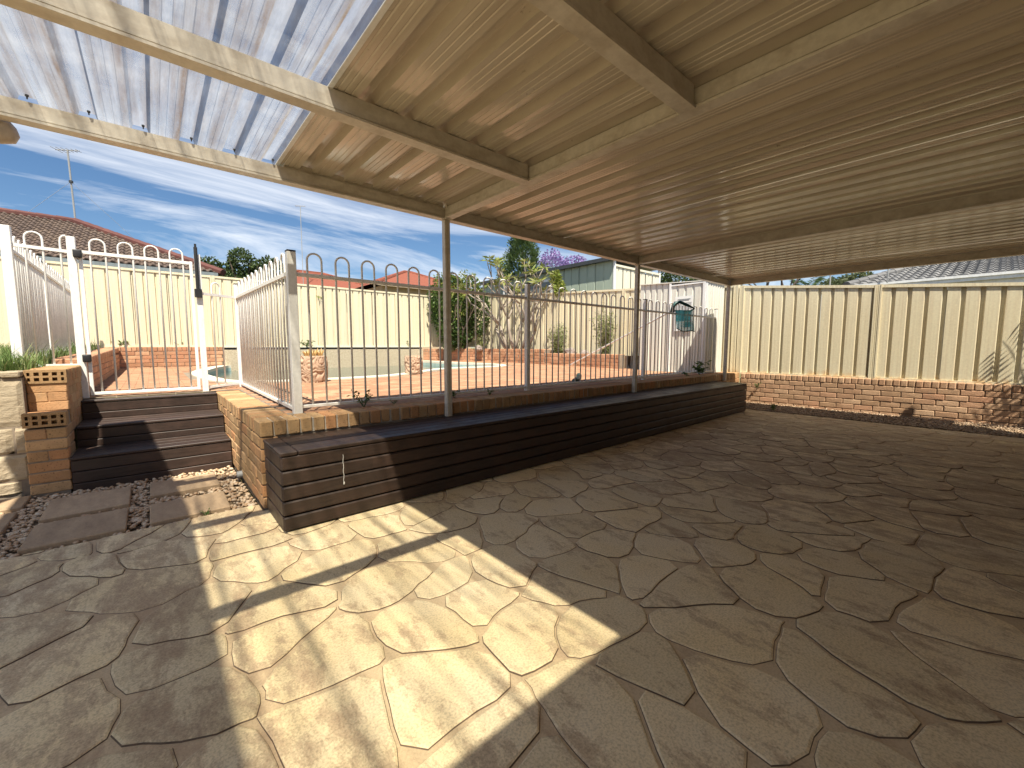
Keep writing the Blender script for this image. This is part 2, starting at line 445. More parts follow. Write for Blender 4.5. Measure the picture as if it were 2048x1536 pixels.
def pot_mat():
    b = MatB('carved_terracotta', .85, .2)
    c = b.mix(b.ramp(b.noise(b.pos(), 12, 6), [(.35, 0.0), (.7, 1.0)]), (.50, .36, .26), (.36, .24, .165))
    b.color(c); return b.m
MAT['pot'] = pot_mat()
def net_mat():
    b = MatB('teal_net', .6, .3)
    b.color(b.mix(b.ramp(b.noise(b.pos(), 9, 5), [(.4, 0.0), (.7, 1.0)]), (.03, .30, .32), (.12, .52, .56)))
    tr = b.n('ShaderNodeBsdfTransparent'); mx = b.n('ShaderNodeMixShader')
    f = b.ramp(b.noise(b.pos((1, 1, 1)), 6, 5), [(.35, .88), (.7, .62)])
    b.l(f, mx.inputs[0]); b.l(tr.outputs[0], mx.inputs[1]); b.l(b.b.outputs[0], mx.inputs[2]); b.l(mx.outputs[0], b.out.inputs[0])
    return b.m
MAT['net'] = net_mat()
def clear_sheet():
    b = MatB('weathered_clear_polycarbonate', .25, .5)
    streak = b.noise(b.pos((8.5, .35, 3)), 1.5, 7, .65)
    blotch = b.noise(b.pos((8, .55, 3)), 3.2, 9, .72, .3)
    fine = b.noise(b.pos(), 110, 4, .7)
    sx = b.n('ShaderNodeSeparateXYZ'); b.l(b.n('ShaderNodeNewGeometry').outputs['Position'], sx.inputs[0])
    fx = b.math('FRACT', b.math('MULTIPLY', b.math('ADD', sx.outputs[0], 1.10 + 2.1), 1 / .21))
    e1 = b.ramp(b.math('ABSOLUTE', b.math('SUBTRACT', fx, .56)), [(.02, 1.0), (.17, 0.0)])
    e2 = b.ramp(b.math('ABSOLUTE', b.math('SUBTRACT', fx, .97)), [(.01, 1.0), (.12, 0.0)])
    ribn = b.noise(b.pos((4.4, .30, 1)), 1.6, 4, .6)
    e1 = b.math('MULTIPLY', e1, b.ramp(ribn, [(.38, .22), (.56, 1.0)]))
    e2 = b.math('MULTIPLY', e2, b.ramp(ribn, [(.40, .95), (.62, .15)]))
    base = b.math('MULTIPLY', b.ramp(streak, [(.46, 0.0), (.57, .55), (.70, .85)]), .85)
    dirt = b.math('MAXIMUM', b.math('MAXIMUM', e1, e2), base)
    dirt = b.math('MULTIPLY', dirt, b.ramp(blotch, [(.36, .25), (.56, .88)]))
    dirt = b.mix(b.ramp(fine, [(.35, .25), (.6, 0.0)]), dirt, (0, 0, 0))
    film = b.ramp(b.noise(b.pos((5, .8, 1)), 3, 8, .7), [(.35, .28), (.7, .56)])
    haze = b.n('ShaderNodeBsdfTranslucent'); haze.inputs[0].default_value = (.50, .53, .59, 1)
    dif = b.n('ShaderNodeBsdfDiffuse'); dif.inputs[0].default_value = (.55, .57, .62, 1)
    hz = b.n('ShaderNodeMixShader'); hz.inputs[0].default_value = .35; b.l(haze.outputs[0], hz.inputs[1]); b.l(dif.outputs[0], hz.inputs[2])
    tr = b.n('ShaderNodeBsdfTransparent'); tr.inputs[0].default_value = (.93, .93, .90, 1)
    m1 = b.n('ShaderNodeMixShader'); b.l(film, m1.inputs[0]); b.l(tr.outputs[0], m1.inputs[1]); b.l(hz.outputs[0], m1.inputs[2])
    dt = b.n('ShaderNodeBsdfTranslucent'); dt.inputs[0].default_value = (.13, .085, .052, 1)
    dd = b.n('ShaderNodeBsdfDiffuse'); dd.inputs[0].default_value = (.17, .12, .08, 1)
    dm = b.n('ShaderNodeMixShader'); dm.inputs[0].default_value = .4; b.l(dt.outputs[0], dm.inputs[1]); b.l(dd.outputs[0], dm.inputs[2])
    m2 = b.n('ShaderNodeMixShader'); b.l(dirt, m2.inputs[0]); b.l(m1.outputs[0], m2.inputs[1]); b.l(dm.outputs[0], m2.inputs[2])
    gl = b.n('ShaderNodeBsdfGlossy'); gl.inputs['Roughness'].default_value = .18
    m3 = b.n('ShaderNodeMixShader'); m3.inputs[0].default_value = .045; b.l(m2.outputs[0], m3.inputs[1]); b.l(gl.outputs[0], m3.inputs[2])
    b.l(m3.outputs[0], b.out.inputs[0])
    return b.m
MAT['clear'] = clear_sheet()
def glass_dark():
    b = MatB('window_glass', .08, .6); b.color((.10, .12, .12)); return b.m
MAT['glass'] = glass_dark()
def ground_mat():
    b = MatB('yard_ground', .95, .1)
    c = b.mix(b.ramp(b.noise(b.pos(), 1.2, 8, .7), [(.35, 0.0), (.7, 1.0)]), (.11, .12, .045), (.22, .17, .10))
    b.color(c); return b.m
MAT['ground'] = ground_mat()

def deckz(y): return 0.61 + 0.006 * (y - 0.8)
WB = 0.500                 # front face of the retaining wall
BL, BH = 7.167, 0.493      # bench length, height
P1, P2, P3 = 1.456, 4.448, 7.405
LWX = -0.02                # left face of the retaining wall
RX = 8.2                   # face of the boundary wall on the right
COURSE, PITCHB = 0.084, 0.236

# ================================================================== GROUND
g = MB().quad((-300, -300, -.09), (300, -300, -.09), (300, 300, -.09), (-300, 300, -.09))
tag(g.build('ground', MAT['ground']), 'yard ground around and under the patio', 'ground', kind='structure')

# ---- patio slab of stamped crazy paving
patio = empty('patio', (3, -1.5, -.08), 'stamped concrete patio in crazy paving pattern, cream and brown', 'patio', kind='structure')
px0, px1, py0, py1 = -3.2, 7.47, -3.45, 0.655
MB().prism([(px0, py0), (px1, py0), (px1, .498), (-.025, .498), (-.025, py1), (px0, py1)], -.08, -.0065).build('joint_bed', MAT['joint'], patio)
def clip(poly, n, c):
    out = []
    for i in range(len(poly)):
        a, b = poly[i], poly[(i + 1) % len(poly)]
        da, db = a @ n - c, b @ n - c
        if da <= 0: out.append(a)
        if (da < 0 < db) or (db < 0 < da): out.append(a + (b - a) * (da / (da - db)))
    return out
S = 0.335
seeds = []
for i, gx in enumerate(np.arange(px0 - S, px1 + S, S)):
    for gy in np.arange(py0 - S, py1 + S, S * .93):
        seeds.append((gx + rng.uniform(-.46, .46) * S, gy + (S / 2 if i % 2 else 0) + rng.uniform(-.46, .46) * S))
seeds = np.array(seeds)
stones = []
def warp(p):
    q = Vector((p[0] * 1.7, p[1] * 1.7, 3.1)); r = Vector((p[0] * 5.5, p[1] * 5.5, 7.7)); t = Vector((p[0] * 22, p[1] * 22, 1.7))
    a = mnoise.noise_vector(q) * .075 + mnoise.noise_vector(r) * .026 + mnoise.noise_vector(t) * .009
    return np.array([p[0] + a.x, p[1] + a.y])
for i, s in enumerate(seeds):
    d = seeds - s; dist = np.hypot(d[:, 0], d[:, 1])
    poly = [s + np.array(q) * .7 for q in ((-1, -1), (1, -1), (1, 1), (-1, 1))]
    for j in np.argsort(dist)[1:22]:
        n = d[j] / dist[j]
        w = .003 + .017 * (((min(i, j) * 131 + max(i, j) * 7919) % 97) / 97.0) ** 2
        poly = clip(poly, n, (s + seeds[j]) / 2 @ n - w / 2)
        if len(poly) < 3: break
    if len(poly) < 3: continue
    cen = sum(poly) / len(poly)
    top = .494 if cen[0] > -.05 else py1 - .004
    # even out the outline, round its corners, then let it wander a little
    ring = []
    for k in range(len(poly)):
        a, b = poly[k], poly[(k + 1) % len(poly)]
        L = np.linalg.norm(b - a)
        if L < .02: ring.append((a + b) / 2); continue
        cut = min(.05, L * .25) / L
        m = max(1, int(L / .085))
        for q in range(m + 1): ring.append(a + (b - a) * (cut + (1 - 2 * cut) * q / m))
    ring = [warp(p) for p in ring]
    for n, c in (((1, 0), px1 - .004), ((-1, 0), -px0 - .004), ((0, 1), top), ((0, -1), -py0 - .004)):
        ring = clip(ring, np.array(n, float), c)
        if len(ring) < 3: break
    if len(ring) < 4: continue
    ring = np.array(ring); cen = ring.mean(0)
    if cen[0] > .12 and ring[:, 1].min() > .06 and ring[:, 0].max() < BL - .05: continue          # wholly under the bench
    if cen[0] < -2.4: continue
    stones.append((ring, cen))
stones.sort(key=lambda q: np.hypot(q[1][0] - CAM[0] - 1.6, q[1][1] - CAM[1] - 1.4))
spare = MB()
for k, (ring, cen) in enumerate(stones):
    zt = rng.uniform(-.0015, .0015)
    n = len(ring)
    dv = ring - cen; ln = np.linalg.norm(dv, axis=1, keepdims=True)
    inner = cen + dv * (1 - .010 / ln)
    tilt = rng.uniform(-.004, .004, 2)
    mb = MB() if k < 300 else spare
    b = len(mb.v)
    mb.v += [(x, y, -.0075) for x, y in ring] + [(x, y, zt - .003 + (x - cen[0]) * tilt[0] + (y - cen[1]) * tilt[1]) for x, y in cen + dv * (1 - .003 / ln)] + [(x, y, zt + (x - cen[0]) * tilt[0] + (y - cen[1]) * tilt[1]) for x, y in inner]
    for lv in (0, 1):
        for q in range(n):
            q2 = (q + 1) % n
            mb.f.append((b + lv*n + q, b + lv*n + q2, b + (lv+1)*n + q2, b + (lv+1)*n + q))
    mb.f.append(tuple(b + 2*n + q for q in range(n)))
    if k < 300:
        o = mb.build('stone', MAT['stone'], patio); o.data.materials.append(MAT['joint_shade'])
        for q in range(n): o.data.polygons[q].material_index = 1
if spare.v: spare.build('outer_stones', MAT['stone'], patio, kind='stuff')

# ================================================================== BRICKWORK
def brick_set(tagname, mat, lx, ly, lz, bev=.006, jit=.003):
    return [bev_mesh(tagname, lx, ly, lz, bev, mat, jit, s) for s in range(4)]
BR_TAN = brick_set('brick', MAT['brick_tan'], .226, .105, .075)
BR_WALL = brick_set('brick', MAT['brick_wall'], .226, .105, .075)
BR_OR = brick_set('brick', MAT['brick_orange'], .226, .105, .075)
BR_TAN_H = brick_set('half_brick', MAT['brick_tan'], .108, .105, .075)
CP_TAN = brick_set('coping_brick', MAT['brick_tan'], .0765, .228, .108, .008, .003)
CP_WALL = brick_set('coping_brick', MAT['brick_wall'], .0765, .228, .100, .011, .003)
CP_OR = brick_set('coping_brick', MAT['brick_orange'], .0765, .228, .095, .009, .003)
def face_course(parent, meshes, a, b, zs, off, depth=.105, proud=.0, zfun=None):
    """Bricks along the plan line a to b; the visible face lies on that line and looks to its right side."""
    a = np.array(a, float); b = np.array(b, float); L = np.linalg.norm(b - a); u = (b - a) / L
    nin = np.array([-u[1], u[0]]); rz = math.atan2(u[1], u[0])
    s = -off
    while s < L - .02:
        c0, c1 = max(s, 0), min(s + PITCHB, L)
        w = c1 - c0
        if w > .05:
            me = random.choice(meshes); mid = a + u * ((c0 + c1) / 2) + nin * (depth / 2 + random.uniform(0, .003))
            o = inst('brick', me, (mid[0], mid[1], zs + (zfun(mid) if zfun else 0) + random.uniform(-.0015, .0015)), parent, rz + random.uniform(-.008, .008))
            o.scale.x = max(.2, (w - .010) / .226)
        s += PITCHB
def coping(parent, meshes, a, b, zs, pitch=.0855, depth=.228, zfun=None, skip=None):
    a = np.array(a, float); b = np.array(b, float); L = np.linalg.norm(b - a); u = (b - a) / L
    nin = np.array([-u[1], u[0]]); rz = math.atan2(u[1], u[0]); n = int(round(L / pitch))
    for k in range(n):
        mid = a + u * (L * (k + .5) / n) + nin * (depth / 2 + random.uniform(-.004, .004))
        inst('coping_brick', random.choice(meshes), (mid[0], mid[1], zs + (zfun(mid) if zfun else 0) + random.uniform(-.002, .002)), parent, rz + random.uniform(-.02, .02))

# ---- retaining wall under the pool fence
rw = empty('retaining_wall', (0, WB, 0), 'tan brick retaining wall with header coping behind the long bench', 'brick wall')
MB().prism([(LWX + .015, WB + .015), (8.18, WB + .015), (8.18, .72), (.215, .72), (.215, 3.05), (LWX + .015, 3.05)], -.05, .503).build('mortar_core', MAT['mortar'], rw)
MB().prism([(LWX + .010, WB + .010), (8.18, WB + .010), (8.18, .705), (.195, .705), (.195, 3.04), (LWX + .010, 3.04)], .5035, .603).build('coping_mortar', MAT['mortar_pale'], rw)
for c in range(6):
    face_course(rw, BR_TAN, (LWX, 3.05), (LWX, WB), c * COURSE + .004, .118 if c % 2 else 0.02)
for c in range(4, 6):
    face_course(rw, BR_TAN, (BL + .02, WB), (8.19, WB), c * COURSE + .004, .118 if c % 2 else 0)
coping(rw, CP_TAN, (LWX, WB), (8.19, WB), .5045)
coping(rw, CP_TAN, (LWX, 3.05), (LWX, WB + .232), .5045, .0855, .228)

# ---- boundary wall on the right
bw = empty('boundary_wall', (RX, -1.7, 0), 'low orange tan brick wall along the gravel strip, under the cream steel fence', 'brick wall')
MB().box(RX + .016, RX + .24, -4.6, .50, -.05, .502).box(RX + .014, RX + .225, -4.6, .49, .5025, .592).build('mortar_core', MAT['mortar'], bw)
for c in range(6):
    face_course(bw, BR_WALL, (RX, .49), (RX, -4.3), c * COURSE + .003, .118 if c % 2 else .03)
coping(bw, CP_WALL, (RX, .49), (RX, -4.3), .504, .085)

# ---- back wall, left of the pool
YA = 9.3
ba = empty('back_wall', (-.2, YA, .62), 'orange brick garden wall under the back fence, left of the pool', 'brick wall')
MB().box(-1.35, .72, YA + .012, YA + .25, .55, 1.018).box(-1.35, .71, YA + .016, YA + .22, 1.0185, 1.105).build('mortar_core', MAT['mortar'], ba)
for c in range(5):
    face_course(ba, BR_OR, (-1.3, YA), (.73, YA), .60 + c * COURSE, .118 if c % 2 else 0)
coping(ba, CP_OR, (-1.3, YA), (.73, YA), 1.02, .085)

# ---- side wall left of the gate and steps, stepping up to the garden
sw = empty('garden_side_wall', (-1.18, 2.0, 0), 'stepped brick wall with cored end bricks beside the dark steps', 'brick wall')
SX0, SX1 = -1.29, -1.075
MB().box(SX0 + .008, SX1 - .008, 1.955, 2.32, -.05, .50).box(SX0 + .010, SX1 - .010, 2.165, 3.4, .40, .83).box(SX0 + .011, SX1 - .011, 3.38, YA, .40, .90).build('mortar_core', MAT['mortar'], sw)
for c in range(6):
    z = c * COURSE + .002
    if c in (3, 5):
        for x in (-1.236, -1.128): inst('brick', random.choice(BR_TAN_H), (x, 2.002, z), sw)
    else:
        o = inst('brick', random.choice(BR_TAN), ((SX0 + SX1) / 2, 2.002, z), sw); o.scale.x = .96
    face_course(sw, BR_TAN, (SX1, 2.075), (SX1, 2.36), z, 0 if c % 2 else .1)
for c in range(3):
    z = .612 + c * .073
    if c == 1:
        for x in (-1.236, -1.128): inst('brick', random.choice(BR_TAN_H), (x, 2.21, z), sw)
    else:
        o = inst('brick', random.choice(BR_TAN), ((SX0 + SX1) / 2, 2.21, z), sw); o.scale.x = .96
for c in range(6):
    face_course(sw, BR_TAN, (SX1, 2.27), (SX1, 3.3), .504 - .084 * 1 + c * .073, .118 if c % 2 else 0)
for c in range(5):
    face_course(sw, BR_OR, (SX1, 3.34), (SX1, YA), .56 + c * COURSE * .97, .118 if c % 2 else 0)
cp1 = CP_TAN
for k in range(3):
    inst('coping_brick', random.choice(cp1), ((SX0 + SX1) / 2, 2.07 + k * .0, .505), sw, R(90)).scale.y = .94 if k == 0 else 0
    break
def cored_brick(y, z, lab):
    """a brick on edge whose bed face with its ten core holes looks to the front"""
    w, h, d = .226, .106, .076
    bm = bmesh.new()
    xs = [-w/2, -.098, -.082, -.062, -.034, -.016, .016, .034, .062, .082, .098, w/2]
    zs = [0, .018, .045, .060, .087, h]
    holes = {1, 3, 5, 7, 9}
    vg = [[bm.verts.new((x, 0, zz)) for x in xs] for zz in zs]
    for r in range(5):
        for c in range(11):
            q = [vg[r][c], vg[r][c+1], vg[r+1][c+1], vg[r+1][c]]
            if c in holes and r in (1, 3):
                ctr = sum((v.co for v in q), Vector()) / 4
                back = [bm.verts.new((v.co.x, .045, v.co.z)) for v in q]
                for i in range(4): bm.faces.new((q[i], back[i], back[(i+1) % 4], q[(i+1) % 4]))
                bm.faces.new(back)
            else: bm.faces.new(q)
    o = [bm.verts.new(p) for p in ((-w/2, d, 0), (w/2, d, 0), (w/2, d, h), (-w/2, d, h))]
    bm.faces.new((o[1], o[0], o[3], o[2]))
    bm.faces.new([vg[r][0] for r in range(6)] + [o[3], o[0]])
    bm.faces.new([vg[r][11] for r in reversed(range(6))] + [o[1], o[2]])
    bm.faces.new([vg[5][c] for c in range(12)] + [o[2], o[3]])
    bm.faces.new([vg[0][c] for c in reversed(range(12))] + [o[0], o[1]])
    bmesh.ops.recalc_face_normals(bm, faces=bm.faces)
    me = bpy.data.meshes.new('cored_brick'); bm.to_mesh(me); bm.free(); me.materials.append(MAT['brick_tan'])
    ob = inst('cored_brick', me, ((SX0 + SX1) / 2, y, z), sw); ob['label'] = lab
cored_brick(1.942, .515, 'cored brick on edge ending the lower coping')
cored_brick(2.150, .832, 'cored brick on edge ending the upper coping')
coping(sw, CP_TAN, (SX1, 2.235), (SX1, 3.34), .832, .0855, .215)
coping(sw, CP_OR, (SX1, 3.34), (SX1, YA - .02), .905, .0855, .215, zfun=lambda p: (p[1] - 3.34) * .017)
# second and third coping brick behind the lower cored one
for k in range(1): inst('coping_brick', CP_TAN[1], ((SX0 + SX1) / 2, 2.068, .51), sw, R(90)).scale = (1, .93, 1)

# ---- rough stone block wall on the far left
blw = empty('block_wall', (-2.1, 2.1, 0), 'rough buff stone block retaining wall below the grass', 'stone wall')
MB().box(-3.4, SX0 - .003, 2.075, 2.30, -.05, .885).build('core', MAT['mortar'], blw)
rows = [(.0, .10), (.105, .20), (.31, .20), (.515, .355)]
for r, (z, h) in enumerate(rows):
    x = -3.4 + (.25 if r % 2 else 0)
    while x < SX0 - .06:
        w = random.uniform(.42, .62); x1 = min(x + w, SX0 - .004)
        bm = bmesh.new(); bmesh.ops.create_grid(bm, x_segments=14, y_segments=9, size=.5)
        for v in bm.verts:
            px, pz = v.co.x + .5, v.co.y + .5
            e = min(px, 1 - px, pz, 1 - pz)
            X, Z = x + .004 + px * (x1 - x - .008), z + .004 + pz * (h - .008)
            v.co = Vector((X, 2.075 - (.012 if e > .01 else 0.0) - (.007 * (mnoise.noise(Vector((X * 7, Z * 14, r))) + .6 * mnoise.noise(Vector((X * 24, Z * 50, r)))) if e > .01 else 0), Z))
        me = bpy.data.meshes.new('block'); bm.to_mesh(me); bm.free(); me.materials.append(MAT['block'])
        o = bpy.data.objects.new('block', me)
        for v in me.vertices: v.co -= Vector((x, 2.08, z))
        place(o, (x, 2.08, z), blw); x = x1 + .004
x = -3.4
while x < SX0 - .02:
    x1 = min(x + .5, SX0 - .004)
    me = bev_mesh('cap_stone', x1 - x - .006, .25, .045, .008, MAT['block'], .004, int(x * 10) % 7)
    inst('cap_stone', me, ((x + x1) / 2, 2.18, .889), blw); x = x1

# ================================================================== STEPS
st = empty('steps', (-.55, 2.4, 0), 'three dark brown composite timber steps up to the pool gate', 'steps')
STX0, STX1 = SX1 + .004, LWX - .004
def bmesh_board(name, x0, x1, y0, y1, z0, z1, parent, mat=None, b=.005):
    me = bev_mesh(name, x1 - x0, y1 - y0, z1 - z0, b, mat or MAT['board'])
    return inst(name, me, ((x0 + x1) / 2, (y0 + y1) / 2, z0), parent)
for k, (yf, zt, z0, yb) in enumerate(((1.95, .252, -.03, 2.40), (2.385, .432, .252, 2.885), (2.868, .612, .432, 3.03))):
    bmesh_board('tread', STX0, STX1, yf - .006, yf + .134, zt - .022, zt, st)
    y = yf + .138
    while y < yb - .03:
        y1 = min(y + .14, yb); bmesh_board('tread', STX0, STX1, y, y1 - .004, zt - .022, zt, st); y = y1
    z = zt - .026
    while z > z0 + .01:
        zl = max(z - .088, z0); bmesh_board('riser', STX0, STX1, yf, yf + .022, zl, z, st); z = zl - .005
MB().box(STX0 + .01, STX1 - .01, 1.98, 3.02, -.04, .20).box(STX0 + .01, STX1 - .01, 2.42, 3.02, .20, .40).build('carcass', MAT['black'], st)

# ================================================================== BENCH
be = empty('bench', (BL / 2, .25, 0), 'long dark brown slatted bench box running the length of the brick wall', 'bench')
MB().box(.03, BL - .03, .03, .47, .004, .462).build('carcass', MAT['black'], be)
z = .010
for k in range(5):
    h = .0845
    bmesh_board('front_board', 0, BL, 0, .022, z, z + h, be, None, .008)
    me = bev_mesh('end_board', .022, .470, h, .0035, MAT['board'])
    inst('end_board', me, (.011, .0225 + .235, z), be); inst('end_board', me, (BL - .011, .0225 + .235, z), be)
    z += h + .0086
zt0, zt1 = .4695, BH
bmesh_board('end_slat', -.004, .092, -.004, .496, zt0, zt1, be)
bmesh_board('end_slat', BL - .092, BL + .004, -.004, .496, zt0, zt1, be)
for k in range(5):
    y = -.004 + k * .1005
    bmesh_board('top_slat', .096, BL - .096, y, y + .0965, zt0, zt1 + random.uniform(-.0015, .0005), be)
sm = MB()
pts = [at(686, 908 + 57 * t / 9, 1) for t in range(10)]
zz = np.linspace(.425, .24, 12)
sm.tube([(.357 + .002 * math.sin(i * 1.7), -.003, z) for i, z in enumerate(zz)], .0017, 5)
sm.tube([(.357, -.004, .244), (.3575, -.006, .236), (.356, -.004, .229)], .0045, 6)
tag(sm.build('string', MAT['white']), 'thin frayed white string hanging down the bench front', 'string')

# ================================================================== PEBBLE BED AND PAVERS BEFORE THE STEPS
MB().prism([(-3.3, .66), (LWX - .003, .66), (LWX - .003, 1.945), (-3.3, 2.07)], -.085, -.032).build('pebble_bed', MAT['gravel_base'])
tag(bpy.data.objects['pebble_bed'], 'dark bed under the river pebbles', 'ground', kind='structure')
pav = []
for cx0, cx1, r_ in ((-.612, -.185, ((.695, 1.105), (1.32, 1.72))), (-1.155, -.722, ((.695, 1.135), (1.225, 1.71))), (-1.74, -1.285, ((.695, 1.03), (1.13, 1.53), (1.63, 1.93))), (-2.35, -1.86, ((.70, 1.13), (1.23, 1.66)))):
    for y0, y1 in r_: pav.append((cx0, cx1, y0, y1))
labs = ['square sandstone paver in the pebbles, beside the crazy paving edge', 'square sandstone paver in the pebbles, a row nearer the steps and brick pillar']
for k, (a, b_, c, d) in enumerate(pav):
    me = bev_mesh('paver', b_ - a, d - c, .045, .005, MAT['slab'], .003, k)
    o = inst('paving_slab', me, ((a + b_) / 2, (c + d) / 2, -.033), None, random.uniform(-.012, .012))
    tag(o, labs[0] if c < .75 else labs[1], 'paver', 'pavers by the paving edge' if c < .75 else 'pavers nearer the steps')
def pebbles(name, n, sampler, size, mat, label, sub=1, flat=.6):
    bm = bmesh.new(); bmesh.ops.create_icosphere(bm, subdivisions=sub, radius=1)
    base = np.array([v.co[:] for v in bm.verts]); tri = np.array([[v.index for v in f.verts] for f in bm.faces]); bm.free()
    V = []; F = []
    for k in range(n):
        s = sampler()
        if s is None: continue
        x, y, z = s
        sc = np.array([random.uniform(.75, 1.35), random.uniform(.65, 1.0), flat * random.uniform(.7, 1.2)]) * size * random.uniform(.6, 1.3)
        a = random.uniform(0, 6.28); t = random.uniform(-.5, .5)
        Rz = np.array([[math.cos(a), -math.sin(a), 0], [math.sin(a), math.cos(a), 0], [0, 0, 1]]); Rx = np.array([[1, 0, 0], [0, math.cos(t), -math.sin(t)], [0, math.sin(t), math.cos(t)]])
        p = (base * (1 + rng.uniform(-.12, .12, (len(base), 1)))) * sc
        F.append(tri + len(V) * len(base)); V.append(p @ Rx.T @ Rz.T + np.array([x, y, z]))
    V = np.concatenate(V); F = np.concatenate(F)
    o = obj(name, V, F.tolist(), mat, None, True)
    tag(o, label, 'pebbles', kind='stuff')
def samp_left():
    x, y = random.uniform(-2.5, LWX - .012), random.uniform(.668, 1.945)
    for a, b_, c, d in pav:
        if a - .006 < x < b_ + .006 and c - .006 < y < d + .006: return None
    return x, y, -.024 + random.uniform(0, .018)
pebbles('river_pebbles', 5600, samp_left, .0155, MAT['pebble'], 'rounded cream and tan river pebbles around the stepping pavers')
MB().hexa([(7.473, -4.6, -.08), (RX, -4.6, -.08), (RX, .495, -.08), (7.473, .495, -.08), (7.473, -4.6, -.012), (RX, -4.6, .028), (RX, .495, .028), (7.473, .495, -.012)]).build('gravel_bed', MAT['gravel_base'])
tag(bpy.data.objects['gravel_bed'], 'dark bed under the brown gravel strip', 'ground', kind='structure')
def samp_right():
    x, y = random.uniform(7.482, RX - .01), random.uniform(-4.2, .48)
    return x, y, -.006 + .04 * (x - 7.47) / .73 + random.uniform(0, .02)
pebbles('gravel_strip', 9000, samp_right, .0135, MAT['bark'], 'brown gravel and bark strip along the boundary brick wall', 1, .6)
dp = MB().tube([(LWX + .02, 1.42, .035), (LWX - .035, 1.42, .033)], .030, 14, False).tube([(LWX - .035, 1.42, .033), (LWX + .01, 1.42, .034)], .025, 14, True)
tag(dp.build('drain_pipe', MAT['galv'], smooth=True), 'short grey drain pipe stub poking from the brick wall foot', 'pipe')

# ================================================================== POOL DECK
pool = [(.12, 6.7), (.16, 5.4), (.30, 4.25), (.8, 3.98), (1.75, 3.93), (2.5, 4.02), (3.25, 4.55), (3.95, 5.12), (4.75, 5.35), (5.5, 5.22), (6.05, 5.35), (6.35, 5.85), (6.30, 6.7), (6.05, 7.7), (6.0, 8.6), (6.0, 9.1), (5.95, 9.275), (5.8, 9.28), (1.0, 9.28), (.80, 9.27), (.72, 9.0), (.45, 8.2)]
def smooth_poly(P, it=2, fixed=()):
    P = [np.array(p) for p in P]
    for _ in range(it):
        Q = []
        for i in range(len(P)):
            a, b = P[i], P[(i + 1) % len(P)]
            Q += [a * .75 + b * .25, a * .25 + b * .75]
        P = Q
    return P
poolS = smooth_poly(pool)
pc = np.array(poolS).mean(0)
def offset_poly(P, d):
    out = []; n = len(P)
    for i in range(n):
        t = P[(i + 1) % n] - P[i - 1]; t = t / np.linalg.norm(t); nn = np.array([t[1], -t[0]])
        q1 = P[i] + nn * d
        out.append(q1)
    return out
area = sum(poolS[i][0] * poolS[(i+1) % len(poolS)][1] - poolS[(i+1) % len(poolS)][0] * poolS[i][1] for i in range(len(poolS)))
sgn = 1 if area > 0 else -1
copo = offset_poly(poolS, .20 * sgn)
copo = [np.array([p[0], min(p[1], 9.29)]) for p in copo]
outer = [(LWX + .22, .73), (8.19, .73), (8.19, YA), (SX1, YA), (SX1, 3.035), (LWX + .22, 3.035)]
loops = [[Vector((x, y, 0)) for x, y in outer], [Vector((p[0], p[1], 0)) for p in copo]]
tris = tessellate_polygon(loops)
allv = [p for l_ in loops for p in l_]
deck = empty('pool_deck', (3.5, 4, .5), 'raised orange clay paver deck around the pool', 'deck', kind='structure')
obj('deck_bed', [(p.x, p.y, deckz(p.y) - .006) for p in allv], [tuple(t) for t in tris], MAT['mortar'], deck)
def inside(P, x, y):
    c = False; n = len(P); j = n - 1
    for i in range(n):
        if ((P[i][1] > y) != (P[j][1] > y)) and (x < (P[j][0] - P[i][0]) * (y - P[i][1]) / (P[j][1] - P[i][1]) + P[i][0]): c = not c
        j = i
    return c
pl = []
yy = .735; r = 0
while yy < YA - .05:
    xx = SX1 + (.116 if r % 2 else 0)
    while xx < 8.17:
        x0, x1 = xx, min(xx + .231, 8.185); cx_, cy_ = (x0 + x1) / 2, yy + .0575
        ok = not any(inside(copo, q, w) for q in (x0 - .01, x1 + .01) for w in (yy, yy + .115))
        if ok and (cx_ > .33 or yy > 3.04) and not (x0 < .205 and yy < 3.04) and not (7.38 < cx_ and .8 < cy_ < 2.3): pl.append((x0, x1, yy))
        xx += .235
    yy += .1185; r += 1
pl.sort(key=lambda q: math.hypot((q[0] + q[1]) / 2 - CAM[0], q[2] - CAM[1]))
pvm = [bev_mesh('deck_paver', .229, .1145, .02, .004, MAT['paver'], .0012, s) for s in range(4)]
rest = MB()
for k, (x0, x1, y0) in enumerate(pl):
    if k < 300:
        o = inst('deck_paver', random.choice(pvm), ((x0 + x1) / 2, y0 + .0575, deckz(y0 + .05) - .019 + random.uniform(-.001, .001)), deck, random.uniform(-.01, .01))
        o.scale.x = (x1 - x0 - .002) / .229
    else:
        zt = deckz(y0 + .05) + random.uniform(-.001, .0015)
        rest.box(x0 + .002, x1 - .002, y0, y0 + .1145, zt - .02, zt)
def paver_far():
    b = MatB('far_clay_pavers', .88, .2)
    c = b.ramp(b.n('ShaderNodeNewGeometry').outputs['Random Per Island'], [(0, (.38, .205, .12)), (.3, (.44, .25, .15)), (.6, (.35, .18, .11)), (1, (.46, .285, .175))])
    c = b.mix(b.ramp(b.noise(b.pos(), 2.3, 7, .7), [(.4, 0.0), (.75, .5)]), c, (.25, .14, .09)); b.color(c); return b.m
rest.build('far_pavers', paver_far(), deck, kind='stuff')
